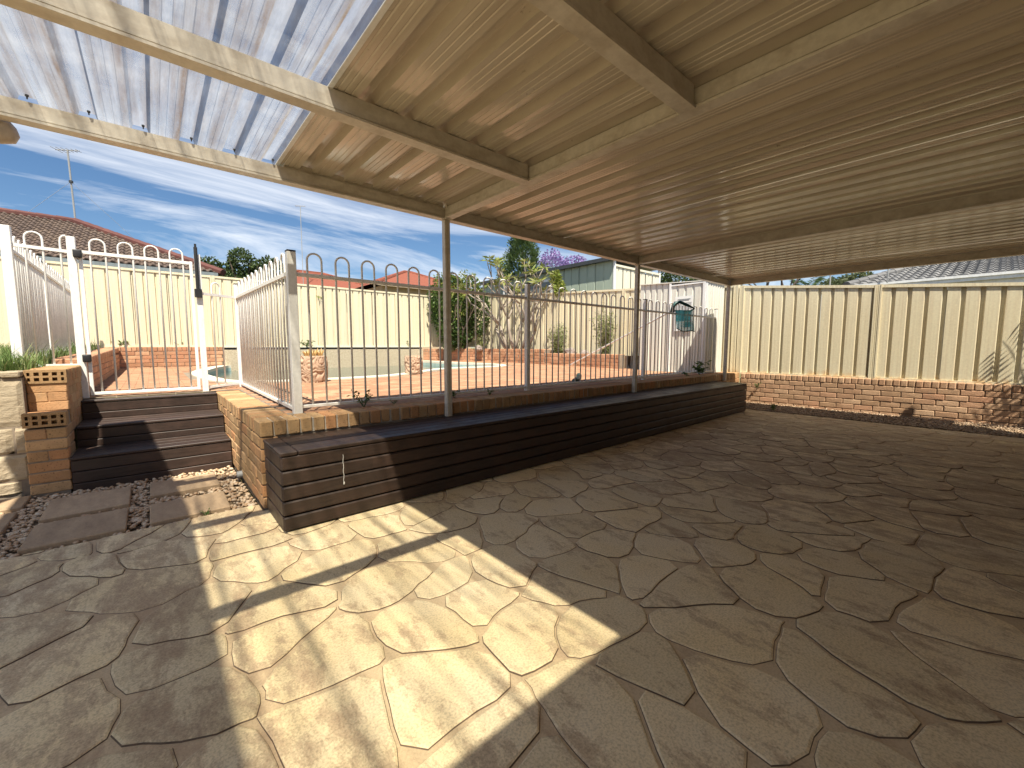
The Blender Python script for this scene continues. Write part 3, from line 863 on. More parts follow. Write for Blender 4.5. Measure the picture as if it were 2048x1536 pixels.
# ---- pool
pool_e = empty('pool', (3, 6.5, -.6), 'kidney shaped pool with pale concrete coping and green water', 'pool')
n = len(poolS)
v = [(p[0], p[1], deckz(p[1]) - .05) for p in poolS] + [(p[0], p[1], deckz(p[1]) + .012) for p in poolS] + [(p[0], p[1], deckz(p[1]) + .012) for p in copo] + [(p[0], p[1], deckz(p[1]) - .05) for p in copo]
f = []
for i in range(n):
    j = (i + 1) % n
    for a in range(3): f.append((a*n + i, a*n + j, (a+1)*n + j, (a+1)*n + i))
obj('coping', v, f, MAT['coping_white'], pool_e)
v = [(p[0], p[1], deckz(p[1]) - .048) for p in poolS] + [(p[0], p[1], -.5) for p in poolS]
obj('shell', v, [(i, (i+1) % n, n + (i+1) % n, n + i) for i in range(n)] + [tuple(range(n, 2*n))], MAT['pool_shell'], pool_e)
obj('water', [(p[0], p[1], .535) for p in poolS], [tuple(range(n))], MAT['water'], pool_e)
aw = empty('pool_wall', (3.4, YA, .4), 'pale pebble aggregate wall rising behind the pool water', 'wall')
MB().box(.735, 6.05, YA - .03, YA + .2, -.4, 1.045).build('wall_face', MAT['aggregate'], aw)
MB().box(.735, 6.05, YA + .06, YA + .2, 1.045, 1.10).build('recess_shade', MAT['dark_metal'], aw)  # dark box painting in the shade under the ledge
MB().box(.735, 6.05, YA - .01, YA + .2, 1.10, 1.122).build('ledge', MAT['coping_white'], aw)

# ---- planter walls, right and back
pw = empty('planter_wall', (7.5, 5, .6), 'curving orange brick planter wall along the right side of the pool deck', 'brick wall')
Pp = [(6.02, 9.29), (6.7, 9.1), (7.25, 8.4), (7.55, 7.5), (7.62, 6.4), (7.47, 5.2)]
Pr = [(7.47, 5.18), (7.50, 4.1), (7.37, 2.75)]
def run(P, zt, nb, mb, zb=.56):
    for a, b_ in zip(P[:-1], P[1:]):
        # the visible face looks to the pool: left of the path, so lay it backwards
        zl = zt
        for c in range(nb): face_course(pw, BR_OR, a, b_, zl - .097 - (c + 1) * .083, .118 if c % 2 else 0)
        coping(pw, CP_OR, a, b_, zl - .097, .0855)
        u = np.array(b_) - np.array(a); u = u / np.linalg.norm(u); nn = np.array([-u[1], u[0]])
        q = [np.array(a) + nn * .010, np.array(b_) + nn * .010, np.array(b_) + nn * .20, np.array(a) + nn * .20]
        mb.prism([tuple(p) for p in q], zb, zl - .012)
core = MB()
run(Pp, 1.055, 4, core); run(Pr, .945, 3, core)
core.build('mortar_core', MAT['mortar'], pw)
MB().prism([(6.1, 9.3), (6.8, 9.2), (7.35, 8.5), (7.65, 7.55), (7.72, 6.4), (7.6, 5.2), (8.22, 5.2), (8.22, 9.32)], .55, 1.02).prism([(7.6, 5.2), (7.62, 4.1), (7.5, 2.75), (8.22, 2.75), (8.22, 5.2)], .55, .90).build('planter_soil', MAT['soil'])
tag(bpy.data.objects['planter_soil'], 'soil in the brick planter beds', 'soil', kind='structure')

# ================================================================== STEEL BOUNDARY FENCES
def ribbed(L, pitch, valley, depth, flank=.010, inv=False):
    """plan profile (s, d): wide pans standing proud, narrow valleys behind"""
    P = []; s = 0.0
    pan = pitch - valley
    while s < L - 1e-4:
        e = min(s + pan, L); P += [(s, 0.0), (e, 0.0)]
        if e >= L: break
        P += [(min(e + flank, L), depth), (min(e + valley - flank, L), depth)]
        s = e + valley
    out = [P[0]]
    for p in P[1:]:
        if p[0] > out[-1][0] + 1e-5: out.append(p)
    return out
def sheet(name, a, b, zb, zt, mat, parent, pitch=.186, valley=.058, depth=.034, off=0.0, z_is=None):
    a = np.array(a, float); b = np.array(b, float); L = np.linalg.norm(b - a); u = (b - a) / L; nin = np.array([-u[1], u[0]])
    P = ribbed(L, pitch, valley, depth); m = len(P); V = []
    for s, d in P:
        q = a + u * s + nin * (d + off); t = s / L
        z0 = zb[0] + (zb[1] - zb[0]) * t; z1 = zt[0] + (zt[1] - zt[0]) * t
        V += [(q[0], q[1], z0), (q[0], q[1], z1)]
    F = [(2*i, 2*i+2, 2*i+3, 2*i+1) for i in range(m - 1)]
    return obj(name, V, F, mat, parent)
def bar_between(mb, a, b, za0, za1, zb0, zb1, t0, t1):
    """a rail between plan points a and b, from t0 in front of the line to t1 behind it"""
    a = np.array(a, float); b = np.array(b, float); u = (b - a) / np.linalg.norm(b - a); nin = np.array([-u[1], u[0]])
    pts = []
    for z_i in (0, 1):
        for p, zz_ in ((a, (za0, za1)), (b, (zb0, zb1))): pass
    A0, A1, B0, B1 = a + nin * t0, a + nin * t1, b + nin * t0, b + nin * t1
    mb.hexa([(*A0, za0), (*B0, zb0), (*B1, zb0), (*A1, za0), (*A0, za1), (*B0, zb1), (*B1, zb1), (*A1, za1)])
def steel_fence(name, label, pts, zb, zt, group=None, mat='fence', valley=.30, depth=.034):
    """pts: plan points of the posts in order; the visible face is on the right of the path"""
    a0 = pts[0]; root = empty(name, ((pts[0][0] + pts[-1][0]) / 2, (pts[0][1] + pts[-1][1]) / 2, min(zb)), label, 'fence', group)
    for i, (a, b) in enumerate(zip(pts[:-1], pts[1:])):
        a = np.array(a, float); b = np.array(b, float); L = np.linalg.norm(b - a); u = (b - a) / L; nin = np.array([-u[1], u[0]])
        A, B = a + u * .022, b - u * .022
        k = 3
        Ls = np.linalg.norm(B - A)
        nr = max(1, round(Ls / .186)); pitch = Ls / nr
        cuts = [0, round(nr / 3), round(2 * nr / 3), nr]
        for c in range(3):
            s0, s1 = cuts[c] * pitch, cuts[c+1] * pitch
            if s1 - s0 < .05: continue
            q0, q1 = A + u * s0, A + u * s1
            f0, f1 = s0 / Ls, s1 / Ls
            zz = lambda f, arr: arr[i] + (arr[i+1] - arr[i]) * f
            sheet('sheet', q0, q1, (zz(f0, zb), zz(f1, zb)), (zz(f0, zt) - .01, zz(f1, zt) - .01), MAT[mat], root, pitch, pitch * valley, depth)
        mb = MB(); bar_between(mb, A, B, zt[i] - .045, zt[i], zt[i+1] - .045, zt[i+1], -.016, .050); mb.build('top_rail', MAT[mat], root)
        mb = MB(); bar_between(mb, A, B, zb[i] - .01, zb[i] + .03, zb[i+1] - .01, zb[i+1] + .03, -.012, .046); mb.build('bottom_rail', MAT[mat], root)
    for i, p in enumerate(pts):
        p = np.array(p, float); q = np.array(pts[min(i+1, len(pts)-1)], float) - np.array(pts[max(i-1, 0)], float); u = q / np.linalg.norm(q); nin = np.array([-u[1], u[0]])
        mb = MB()
        for s0, s1, t in ((-.045, -.025, -.022), (-.021, -.004, -.016), (.004, .021, -.016), (.025, .045, -.022)):
            w0, w1 = p + u * s0, p + u * s1
            bar_between(mb, w0, w1, zb[i] - .02, zt[i] + .004, zb[i] - .02, zt[i] + .004, t, .055)
        w0, w1 = p - u * .046, p + u * .046
        bar_between(mb, w0, w1, zb[i] - .02, zt[i] + .002, zb[i] - .02, zt[i] + .002, -.008, .052)
        mb.build('post', MAT[mat], root)
    return root
ztop = lambda y: 2.306 + (y - .58) * (.104 if y < .58 else .075)
ys = [.55, -1.475, -3.75, -6.0]
steel_fence('steel_fence', 'cream steel fence above the low wall of the gravel strip, with palm shadows', [(RX + .045, y) for y in ys], [.60] * 4, [2.303, 2.098, 1.90, 1.75])
ys = [9.36, 7.6, 5.4, 3.25, .66]
steel_fence('steel_fence', 'cream steel fence behind the frangipani and planter bushes', [(RX + .045, y) for y in ys], [.95, .93, .85, .72, .58], [2.93, 2.80, 2.655, 2.525, 2.33])
xs = [-6.1, -3.75, -1.565, .61, 2.95, 5.2, 8.2]
steel_fence('steel_fence', 'cream steel back fence behind the pool wall and gate', [(x, YA + .03) for x in xs], [1.12] * 7, [2.77] * 7, valley=.22, depth=.026)

# ================================================================== POOL FENCE (hairpin tops)
def picket_mesh(h_leg, gap=.1065, r=.0082):
    pts = [(-gap/2, 0, 0)] + [(-gap/2, 0, h_leg)]
    for k in range(1, 8):
        a = math.pi * k / 8; pts.append((-math.cos(a) * gap/2, 0, h_leg + math.sin(a) * gap/2))
    pts += [(gap/2, 0, h_leg), (gap/2, 0, 0)]
    mb = MB().tube(pts, r, 8)
    me = bpy.data.meshes.new('hairpin_picket'); me.from_pydata(mb.v, [], mb.f); me.materials.append(MAT['white']); me.polygons.foreach_set('use_smooth', [True] * len(me.polygons)); return me
PK = picket_mesh(1.145)
def post_box(name, x, y, z0, z1, w, parent, cap=True):
    bm_ = bev_mesh(name, w, w, z1 - z0, .003, MAT['white'])
    p = inst(name, bm_, (x, y, z0), parent)
    if cap:
        me = bev_mesh('post_cap', w + .003, w + .003, .012, .004, MAT['black'])
        inst('post_cap', me, (x, y, z1), p)
    return p
FY = .80
pf = empty('pool_fence', (4, FY, .61), 'white tubular hairpin pool fence on the brick wall behind the bench', 'pool fence')
FZ = .60
for k, x in enumerate((.292, 2.735, 5.195, 7.69)):
    post_box('post', x, FY, .600, 1.83, .062 if k == 0 else .05, pf)
for x0, x1 in ((.323, 2.71), (2.76, 5.17), (5.22, 7.665)):
    bmesh_board('top_rail', x0, x1, FY - .016, FY + .016, 1.655, 1.683, pf, MAT['white'], .003)
    bmesh_board('bottom_rail', x0, x1, FY - .013, FY + .013, .640, .664, pf, MAT['white'], .003)
for x0, nn in ((.459, 11), (2.89, 11), (5.345, 11)):
    for k in range(nn):
        inst('hairpin_picket', PK, (x0 + k * .213 * 1.0, FY, .642), pf)
# side run from the corner post to the gate
sf = empty('pool_fence', (.27, 2.1, .61), 'white hairpin pool fence run above the steps side wall, between corner post and gate', 'pool fence')
post_box('post', .275, 3.36, .605, 1.87, .05, sf, True)
zr = lambda y: .0 + (y - .85) * .018
mb = MB(); bar_between(mb, (.275, .84), (.275, 3.335), 1.655, 1.683, 1.70, 1.728, -.016, .016); mb.build('top_rail', MAT['white'], sf)
mb = MB(); bar_between(mb, (.275, .84), (.275, 3.335), .630, .654, .655, .679, -.013, .013); mb.build('bottom_rail', MAT['white'], sf)
for k in range(11):
    y = .97 + k * .2195
    inst('hairpin_picket', PK, (.275, y, .640 + zr(y)), sf, R(90))
MB().box(.262, .288, 1.30, 1.33, .62, .66).build('rail_joiner', MAT['galv'], sf)
# short panel beside the gate latch post
GY = 3.10
sp = empty('pool_fence', (.09, GY + .1, .61), 'short white hairpin fence panel between latch post and side run', 'pool fence')
mb = MB(); bar_between(mb, (-.08, GY), (.25, 3.35), 1.695, 1.723, 1.70, 1.728, -.014, .014); mb.build('top_rail', MAT['white'], sp)
mb = MB(); bar_between(mb, (-.08, GY), (.25, 3.35), .650, .674, .655, .679, -.012, .012); mb.build('bottom_rail', MAT['white'], sp)
inst('hairpin_picket', PK, (.055, 3.20, .652), sp, math.atan2(.25, .33))
lp = empty('latch_post', (-.105, GY, .61), 'white gate post carrying the tall black latch tube', 'gate post')
post_box('post', -.105, GY, .605, 2.13, .055, lp, False)
mb = MB().tube([(-.118, GY - .045, 1.70), (-.118, GY - .045, 2.20)], .017, 10).tube([(-.118, GY - .045, 2.20), (-.118, GY - .045, 2.235)], .011, 8); mb.build('latch_tube', MAT['black'], lp)
MB().box(-.150, -.085, GY - .066, GY - .028, 1.66, 1.75).build('latch_body', MAT['black'], lp)
# gate
gt = empty('pool_gate', (-.57, GY, .64), 'tall white hairpin pool gate at the top of the dark steps', 'gate')
gx0, gx1 = -1.022, -.150
bmesh_board('stile', gx0, gx0 + .028, GY - .014, GY + .014, .640, 2.045, gt, MAT['white'], .003)
bmesh_board('stile', gx1 - .028, gx1, GY - .014, GY + .014, .640, 2.045, gt, MAT['white'], .003)
bmesh_board('top_rail', gx0 + .028, gx1 - .028, GY - .0135, GY + .0135, 2.010, 2.042, gt, MAT['white'], .003)
bmesh_board('bottom_rail', gx0 + .028, gx1 - .028, GY - .0135, GY + .0135, .642, .670, gt, MAT['white'], .003)
PKG = picket_mesh(1.465, .108)
for k in range(4): inst('hairpin_picket', PKG, (-.885 + k * .2, GY, .645), gt)
hp = empty('hinge_post', (-1.06, GY, .61), 'white gate post with two black hinges on its side', 'gate post')
post_box('post', -1.062, GY, .605, 2.16, .060, hp, False)
for z in (.97, 1.965):
    me = bev_mesh('hinge', .062, .05, .075, .010, MAT['black'], 0, 0, 2); inst('hinge', me, (-1.022, GY - .042, z), hp)
# left short panel and corner post, above the grass
lf = empty('pool_fence', (-1.26, GY, .93), 'short white hairpin fence panel between hinge post and tall corner post over grass', 'pool fence')
mb = MB(); bar_between(mb, (-1.43, GY), (-1.094, GY), 2.015, 2.043, 2.005, 2.033, -.015, .015); mb.build('top_rail', MAT['white'], lf)
mb = MB(); bar_between(mb, (-1.43, GY), (-1.094, GY), .930, .955, .930, .955, -.013, .013); mb.build('bottom_rail', MAT['white'], lf)
PKL = picket_mesh(1.175, .108)
inst('hairpin_picket', PKL, (-1.30, GY, .935), lf)
MB().tube([(-1.135, GY, .935), (-1.135, GY, 2.10), (-1.130, GY, 2.14), (-1.112, GY, 2.162), (-1.094, GY, 2.166)], .0082, 8).build('bent_picket', MAT['white'], lf, True)
post_box('corner_post', -1.462, GY, .90, 2.19, .066, lf, False)
# long run going back beside the grass
lr = empty('pool_fence', (-1.5, 6, .95), 'white hairpin fence running back beside the grass to the back fence', 'pool fence')
a, b_ = (-1.462, GY + .035), (-1.60, 8.9)
mb = MB(); bar_between(mb, a, b_, 1.985, 2.012, 2.08, 2.108, -.015, .015); mb.build('top_rail', MAT['white'], lr)
mb = MB(); bar_between(mb, a, b_, .96, .985, 1.10, 1.125, -.013, .013); mb.build('bottom_rail', MAT['white'], lr)
ang = math.atan2(b_[1] - a[1], b_[0] - a[0])
for k in range(26):
    t = (k + .6) / 26.6; inst('hairpin_picket', PKL, (a[0] + (b_[0] - a[0]) * t, a[1] + (b_[1] - a[1]) * t, .93 + .10 * t), lr, ang)
for t in (.33, .66, .99): post_box('post', a[0] + (b_[0] - a[0]) * t, a[1] + (b_[1] - a[1]) * t, .9 + .1 * t, 2.12 + .10 * t, .05, lr, True)

# ---- grass behind the block wall
MB().hexa([(-4.5, 2.29, .5), (SX0 + .01, 2.29, .5), (SX0 + .01, YA, .5), (-4.5, YA, .5), (-4.5, 2.29, .90), (SX0 + .01, 2.29, .90), (SX0 + .01, YA, 1.06), (-4.5, YA, 1.06)]).build('lawn', MAT['soil'])
tag(bpy.data.objects['lawn'], 'raised grassy soil behind the block wall', 'lawn', kind='structure')
mb = MB()
for k in range(9000):
    x = random.uniform(-2.6, SX0 - .0); y = 2.25 + 6.9 * random.random() ** 1.9
    z = .90 + (y - 2.29) * .023
    hgt = random.uniform(.05, .15) * (1.5 if random.random() < .12 else 1) * (1.25 if abs(x + 1.38) < .12 else 1); a = random.uniform(0, 6.28); w = random.uniform(.002, .0045)
    lx, ly = math.cos(a) * hgt * .55, math.sin(a) * hgt * .55
    p0 = (x - math.sin(a) * w, y + math.cos(a) * w, z - .01); p1 = (x + math.sin(a) * w, y - math.cos(a) * w, z - .01)
    m0 = (x + lx * .35 - math.sin(a) * w * .8, y + ly * .35 + math.cos(a) * w * .8, z + hgt * .65); m1 = (x + lx * .35 + math.sin(a) * w * .8, y + ly * .35 - math.cos(a) * w * .8, z + hgt * .65)
    b0 = len(mb.v); mb.v += [p0, p1, m1, m0, (x + lx, y + ly, z + hgt)]; mb.f += [(b0, b0+1, b0+2, b0+3), (b0+3, b0+2, b0+4)]
tag(mb.build('grass', MAT['grass']), 'long unmown green grass behind the stone block wall', 'grass', kind='stuff')

# ================================================================== PATIO ROOF
pr = empty('patio_roof', (3.2, .47, BH), 'flat cream steel patio roof on slim posts, with a clear polycarbonate bay', 'patio roof')
YE, YH = .57, -2.95
ZB0, ZB1 = 2.212, 2.305
def beam(name, x0, x1, y0, y1, z0, z1, lip=.010, axis='x'):
    mb = MB()
    if axis == 'x':
        mb.box(x0, x1, y0, y1, z0 + .012, z1).box(x0, x1, y0 - lip, y1 + lip, z0, z0 + .0115)
        mb.box(x0, x1, y0 - lip * .5, y1 + lip * .5, z0 + .018, z0 + .024)
    else:
        mb.box(x0, x1, y0, y1, z0 + .012, z1).box(x0 - lip, x1 + lip, y0, y1, z0, z0 + .0115)
        mb.box(x0 - lip * .5, x1 + lip * .5, y0, y1, z0 + .018, z0 + .024)
    return mb.build(name, MAT['beam'], pr)
beam('eave_beam', -1.6, P3 + .03, .448, .502, ZB0, ZB1)
for x in (P1, P2, P3): beam('cross_beam', x - .026, x + .026, YH, .4355, ZB0 + .004, ZB1 + .002, .010, 'y')
for y in (-.585, -1.70): beam('purlin', -1.6, P1 - .040, y - .027, y + .027, ZB0, ZB1 + .012)
for x in (P1, P2, P3):
    me = bev_mesh('post', .053, .050, ZB0 - .001 - BH, .003, MAT['beam']); inst('post', me, (x, .472, BH), pr)
    MB().box(x - .010, x - .0005, .4445, .4468, BH + .02, ZB0 - .02).build('post_groove', MAT['fascia'], pr)
    me = bev_mesh('cap_plate', .056, .012, .115, .002, MAT['beam']); inst('cap_plate', me, (x, .4295, ZB0 - .004), pr)
def roof_profile(x0, x1, pitch=.21, rib=.086, h=.050):
    P = []; n = max(1, round((x1 - x0) / pitch)); p = (x1 - x0) / n
    for k in range(n):
        s = x0 + k * p; pan = p - rib; e0, e1 = random.uniform(-.0016, .0016), random.uniform(-.0016, .0016)
        P += [(s, e0)]
        for q in (.25, .5, .75):
            P += [(s + pan * q - .0045, 0), (s + pan * q - .0015, .0030), (s + pan * q + .0015, .0030), (s + pan * q + .0045, 0)]
        P += [(s + pan, e1), (s + pan + .013, h), (s + p - .013, h)]
    P.append((x1, 0)); return P
def roof_sheet(x0, x1, z, mat, name='roof_sheet', ye=YE, yh=YH):
    P = roof_profile(x0, x1); V = []
    Y = np.linspace(ye, yh, 5)
    for x, d in P:
        for y in Y: V.append((x, y, z + d))
    F = [(5*i+j, 5*i+j+1, 5*(i+1)+j+1, 5*(i+1)+j) for i in range(len(P) - 1) for j in range(4)]
    return obj(name, V, F, MAT[mat], pr)
ZS = ZB1 + .004
def bay(x0, x1, z, mat, name='roof_sheet', w=.84):
    n = max(1, round((x1 - x0) / w))
    for k in range(n): roof_sheet(x0 + (x1 - x0) * k / n, x0 + (x1 - x0) * (k + 1) / n, z, mat, name)
bay(-1.10, .16, ZS + .014, 'clear', 'clear_sheet')
bay(.162, P1 - .004, ZS + .014, 'rooftin')
bay(P1 - .002, P2 - .002, ZS, 'rooftin'); bay(P2, P3 + .05, ZS, 'rooftin')
MB().box(P1 - .075, P1 + .075, YH, YE, ZS + .070, ZS + .074).build('flashing', MAT['rooftin'], pr)
MB().box(P2 - .075, P2 + .075, YH, YE, ZS + .056, ZS + .060).build('flashing', MAT['rooftin'], pr)
MB().box(P3 + .02, P3 + .07, YH, YE, ZS + .056, ZS + .060).build('flashing', MAT['rooftin'], pr)
MB().box(.20, P1 - .03, .462, .474, ZB1 + .001, ZS + .040).box(P1 + .03, P3, .462, .474, ZB1 + .001, ZS + .028).build('closure_strip', MAT['beam'], pr)
MB().box(P1 + .004, P1 + .012, YH, YE, ZB1 + .003, ZS + .069).build('filler', MAT['fascia'], pr)
MB().box(.150, .172, YH, YE, ZS + .0065, ZS + .0125).build('sheet_edge', MAT['white_trim'], pr)
scr = MB().tube([(0, 0, .006), (0, 0, .014)], .007, 8).tube([(0, 0, -.006), (0, 0, .006)], .003, 6)
me = bpy.data.meshes.new('roof_screw'); me.from_pydata(scr.v, [], scr.f); me.materials.append(MAT['dark_metal'])
for k in range(6): inst('roof_screw', me, (-1.10 + .21 * k + .18, .436, ZS + .010), pr)
for k in range(3): inst('roof_screw', me, (-.68 + .42 * k + .18, -.545 + .0, ZS + .006), pr)
MB().tube([(1.95, -.6, 0)] and [(P1 + .001, -.55, 2.262), (P1 + .028, -.55, 2.262)], .008, 8).build('bolt', MAT['dark_metal'], pr)
# pipe elbow at the open end of the eave beam
el = MB().tube([(-1.62, .56, 2.178), (-1.12, .56, 2.178), (-1.04, .56, 2.178), (-.995, .56, 2.180), (-.977, .56, 2.184)], [.063, .063, .062, .050, .020], 18)
tag(el.build('pipe_elbow', MAT['pvc'], smooth=True), 'rounded weathered pipe end at the open end of the eave beam', 'pipe')

# ================================================================== THE HOUSE (behind and left of the camera), WITH ADDED AWNING
ho = empty('house', (3, -4.2, 0), 'rendered house behind the patio with fascia and low roof', 'house')
MB().box(-1.9, 7.3, -3.75, -3.48, -.05, 2.30).build('wall', MAT['render'], ho)
MB().box(-1.9, 7.60, -3.05, -2.953, 2.16, 2.40).build('fascia', MAT['fascia'], ho)
MB().box(-1.9, 7.60, -3.48, -3.05, 2.262, 2.28).build('soffit', MAT['fascia'], ho)
mb = MB(); mb.hexa([(-1.9, -3.07, 2.40), (7.60, -3.07, 2.40), (2.2, -9, 4.6), (-1.9, -9, 4.6), (-1.9, -3.02, 2.46), (7.60, -3.02, 2.46), (2.2, -9, 4.7), (-1.9, -9, 4.7)]); mb.build('roof', MAT['tile_grey'], ho)
aw_ = empty('added_shade_awning', (-1.9, -1, 0), 'added flat awning on posts, out of view, casting shade left of the patio', 'awning')
MB().prism([(-2.15, -3.0), (-1.22, -3.0), (-1.22, -.6), (-1.33, 1.26), (-1.60, 1.20), (-1.73, .99), (-2.15, .80)], 2.97, 3.02).build('roof', MAT['rooftin'], aw_)  # unseen roof, added and cut to cast the shade on steps and pavers
for y in (.72, -1.1, -2.9): MB().box(-2.13, -2.07, y - .03, y + .03, -.05, 2.968).build('post', MAT['beam'], aw_)

# ================================================================== SHED, GARAGE, HOUSES
sh = empty('pump_shed', (7.75, 1.55, .57), 'off white ribbed steel pump shed beside the pool fence', 'shed')
sheet('front_sheet', (7.4, 2.262), (7.4, 1.60), (.57, .57), (2.425, 2.395), MAT['shed'], sh, .132, .05, .02)
sheet('side_sheet', (7.4, .86), (8.18, .86), (.57, .57), (2.355, 2.355), MAT['shed'], sh, .105, .05, .012)
MB().box(7.43, 8.18, .90, 2.25, .57, 2.33).build('carcass', MAT['shed'], sh)
MB().hexa([(7.372, .835, 2.345), (8.19, .835, 2.345), (8.19, 2.285, 2.42), (7.372, 2.285, 2.42), (7.372, .835, 2.362), (8.19, .835, 2.362), (8.19, 2.285, 2.437), (7.372, 2.285, 2.437)]).build('roof', MAT['shed'], sh)
dr = sheet('door', (7.392, 1.565), (7.392, .925), (.60, .60), (2.335, 2.335), MAT['shed'], sh, .16, .055, .016)
mb = MB().box(7.374, 7.404, 1.56, 1.60, .58, 2.375).box(7.374, 7.404, .872, .922, .58, 2.345).box(7.376, 7.402, .922, 1.56, 2.318, 2.345).box(7.376, 7.402, .922, 1.56, .585, .615); mb.build('door_frame', MAT['white_trim'], sh)
for x in (7.385,): MB().box(7.383, 7.43, .852, .885, .57, 2.345).build('corner_trim', MAT['white_trim'], sh)
MB().box(7.362, 7.374, .93, .952, 1.36, 1.44).build('handle', MAT['galv'], sh)
sg = empty('safety_sign', (7.37, 1.27, 1.43), 'white and blue poolside notice board on the shed door', 'sign')
MB().box(7.362, 7.370, 1.10, 1.46, 1.43, 2.10).build('board', MAT['cloth_sign'], sg)
mb = MB()
for k in range(9):
    z = 2.05 - k * .022 - (.03 if k > 1 else 0); w = (.26, .20, .31, .30, .31, .27, .31, .29, .22)[k]
    mb.box(7.3598, 7.3612, 1.28 - w/2, 1.28 + w/2, z - (.016 if k < 2 else .006), z)
mb.build('print', MAT['print_grey'], sg)
MB().box(7.3598, 7.3612, 1.12, 1.44, 1.62, 1.82).box(7.3598, 7.3612, 1.12, 1.27, 1.50, 1.60).build('blue_panel', MAT['print_blue'], sg)
pb = MB(); pb.hexa([(7.60, 2.33, .63), (8.1, 2.33, .63), (8.1, 2.70, .63), (7.60, 2.70, .63), (7.66, 2.36, .74), (8.05, 2.36, .82), (8.05, 2.66, .82), (7.66, 2.66, .74)])
tag(pb.build('plastic_cover', MAT['black']), 'low black plastic cover on the deck beside the pump shed', 'cover')

GX = 9.5
ga = empty('garage', (10.6, 7, 0), 'pale green steel garage beyond the side fence with cream end wall', 'garage')
n_p = 10
for k in range(n_p):
    y1, y0 = 4.47 + 6.2 * (k + 1) / n_p, 4.47 + 6.2 * k / n_p
    sheet('green_sheet', (GX, y1 - .006), (GX, y0 + .006), (.3, .3), (3.60, 3.60), MAT['garage_green'], ga, .3, .03, .018)
for k in range(6):
    x0, x1 = GX + .06 + k * .40, GX + .06 + (k + 1) * .40
    sheet('cream_sheet', (x0, 4.45), (x1 - .003, 4.45), (.3, .3), (3.40, 3.40), MAT['garage_cream'], ga, .20, .05, .02)
MB().box(GX + .035, 11.95, 4.49, 10.66, .3, 3.38).build('carcass', MAT['garage_green'], ga)
MB().box(GX - .012, GX + .055, 4.425, 4.475, .3, 3.56).build('corner_trim', MAT['white_trim'], ga)
MB().box(11.92, 11.99, 4.425, 4.475, .3, 3.56).build('corner_trim', MAT['white_trim'], ga)
MB().box(GX + .055, 11.92, 4.42, 4.448, 3.40, 3.46).build('end_rail', MAT['garage_cream'], ga)
MB().box(GX - .10, 12.1, 4.36, 10.75, 3.615, 3.66).build('roof', MAT['dark_metal'], ga)
MB().box(GX - .14, GX - .02, 4.36, 10.75, 3.555, 3.66).build('gutter', MAT['dark_metal'], ga)
wd = MB().box(GX - .03, GX - .004, 6.84, 9.35, 3.26, 3.34).box(GX - .03, GX - .004, 6.84, 6.92, 2.5, 3.26).box(GX - .03, GX - .004, 9.27, 9.35, 2.5, 3.26).build('window_frame', MAT['white_trim'], ga)
MB().box(GX - .012, GX - .002, 6.92, 9.27, 2.5, 3.26).build('window_pane', MAT['glass'], ga)

# ---- tiled roofs
def tile_mesh(name, w, l, mat):
    P = []
    for k in range(9):
        t = k / 8; P.append((t * w, .028 * math.sin(2 * math.pi * t * 2 - .6)))
    V = []
    for x, d in P: V += [(x, 0, d - .012), (x, 0, d + .022), (x, l * 1.12, d - .004)]
    F = []
    for k in range(8):
        a = 3 * k; F += [(a, a+3, a+4, a+1), (a+1, a+4, a+5, a+2)]
    me = bpy.data.meshes.new(name); me.from_pydata(V, [], F); me.materials.append(mat); me.polygons.foreach_set('use_smooth', [False] * len(F)); return me
def tiled_plane(parent, corner, u, vdir, poly, w, l, mat, keep=300):
    """corner: origin; u along the eave, vdir up the slope (unit vectors); poly in (s,t) metres"""
    u = Vector(u).normalized(); vd = Vector(vdir).normalized(); nn = u.cross(vd).normalized()
    me = tile_mesh('roof_tile', w, l, mat)
    from mathutils import Matrix
    rot = Matrix((u, vd, nn)).transposed().to_euler()
    smin, smax = min(p[0] for p in poly), max(p[0] for p in poly); tmax = max(p[1] for p in poly)
    out = []
    t = 0; r = 0
    while t < tmax:
        s = smin
        while s < smax:
            if inside(poly, s + w / 2, t + l / 2): out.append((s, t))
            s += w
        t += l; r += 1
    return [(Vector(corner) + u * s + vd * t + nn * .02) for s, t in out], me, rot
def slab_poly(name, pts, mat, parent): return obj(name, pts, [tuple(range(len(pts)))], mat, parent)
# brown house
hb = empty('tiled_house', (-3, 15, 0), 'brown tiled hip roof house behind the back fence, dark red ridge caps', 'house')
E0, E1 = Vector((-7, 11.5, 3.16)), Vector((1.05, 11.5, 3.16)); RG1 = Vector((-2.05, 15.4, 4.80)); RG0 = Vector((-7, 15.4, 4.80))
vd = Vector((0, 3.9, 1.64)); Lv = vd.length
slab_poly('roof_under', [E0, E1, RG1, RG0], MAT['tile_brown'], hb)
slab_poly('roof_side', [E1, E1 + Vector((0, 7.8, 0)), RG1], MAT['tile_brown'], hb)
slab_poly('roof_back', [E1 + Vector((0, 7.8, 0)), Vector((-7, 19.3, 3.16)), RG0, RG1], MAT['tile_brown'], hb)
pts, me, rot = tiled_plane(hb, E0, (1, 0, 0), vd, [(2.2, 0), (8.05, 0), (4.95, Lv), (2.2, Lv)], .30, .33, MAT['tile_brown'])
for p in pts[:300]: inst('roof_tile', me, p, hb, rot=rot)
def caps(parent, a, b, mat, r=.10, step=.36):
    a, b = Vector(a), Vector(b); L = (b - a).length; n = max(1, int(L / step))
    for k in range(n):
        p0 = a + (b - a) * (k / n); p1 = a + (b - a) * ((k + 1.12) / n)
        MB().tube([p0, p1], [r * 1.08, r * .94], 8).build('ridge_cap', mat, parent)
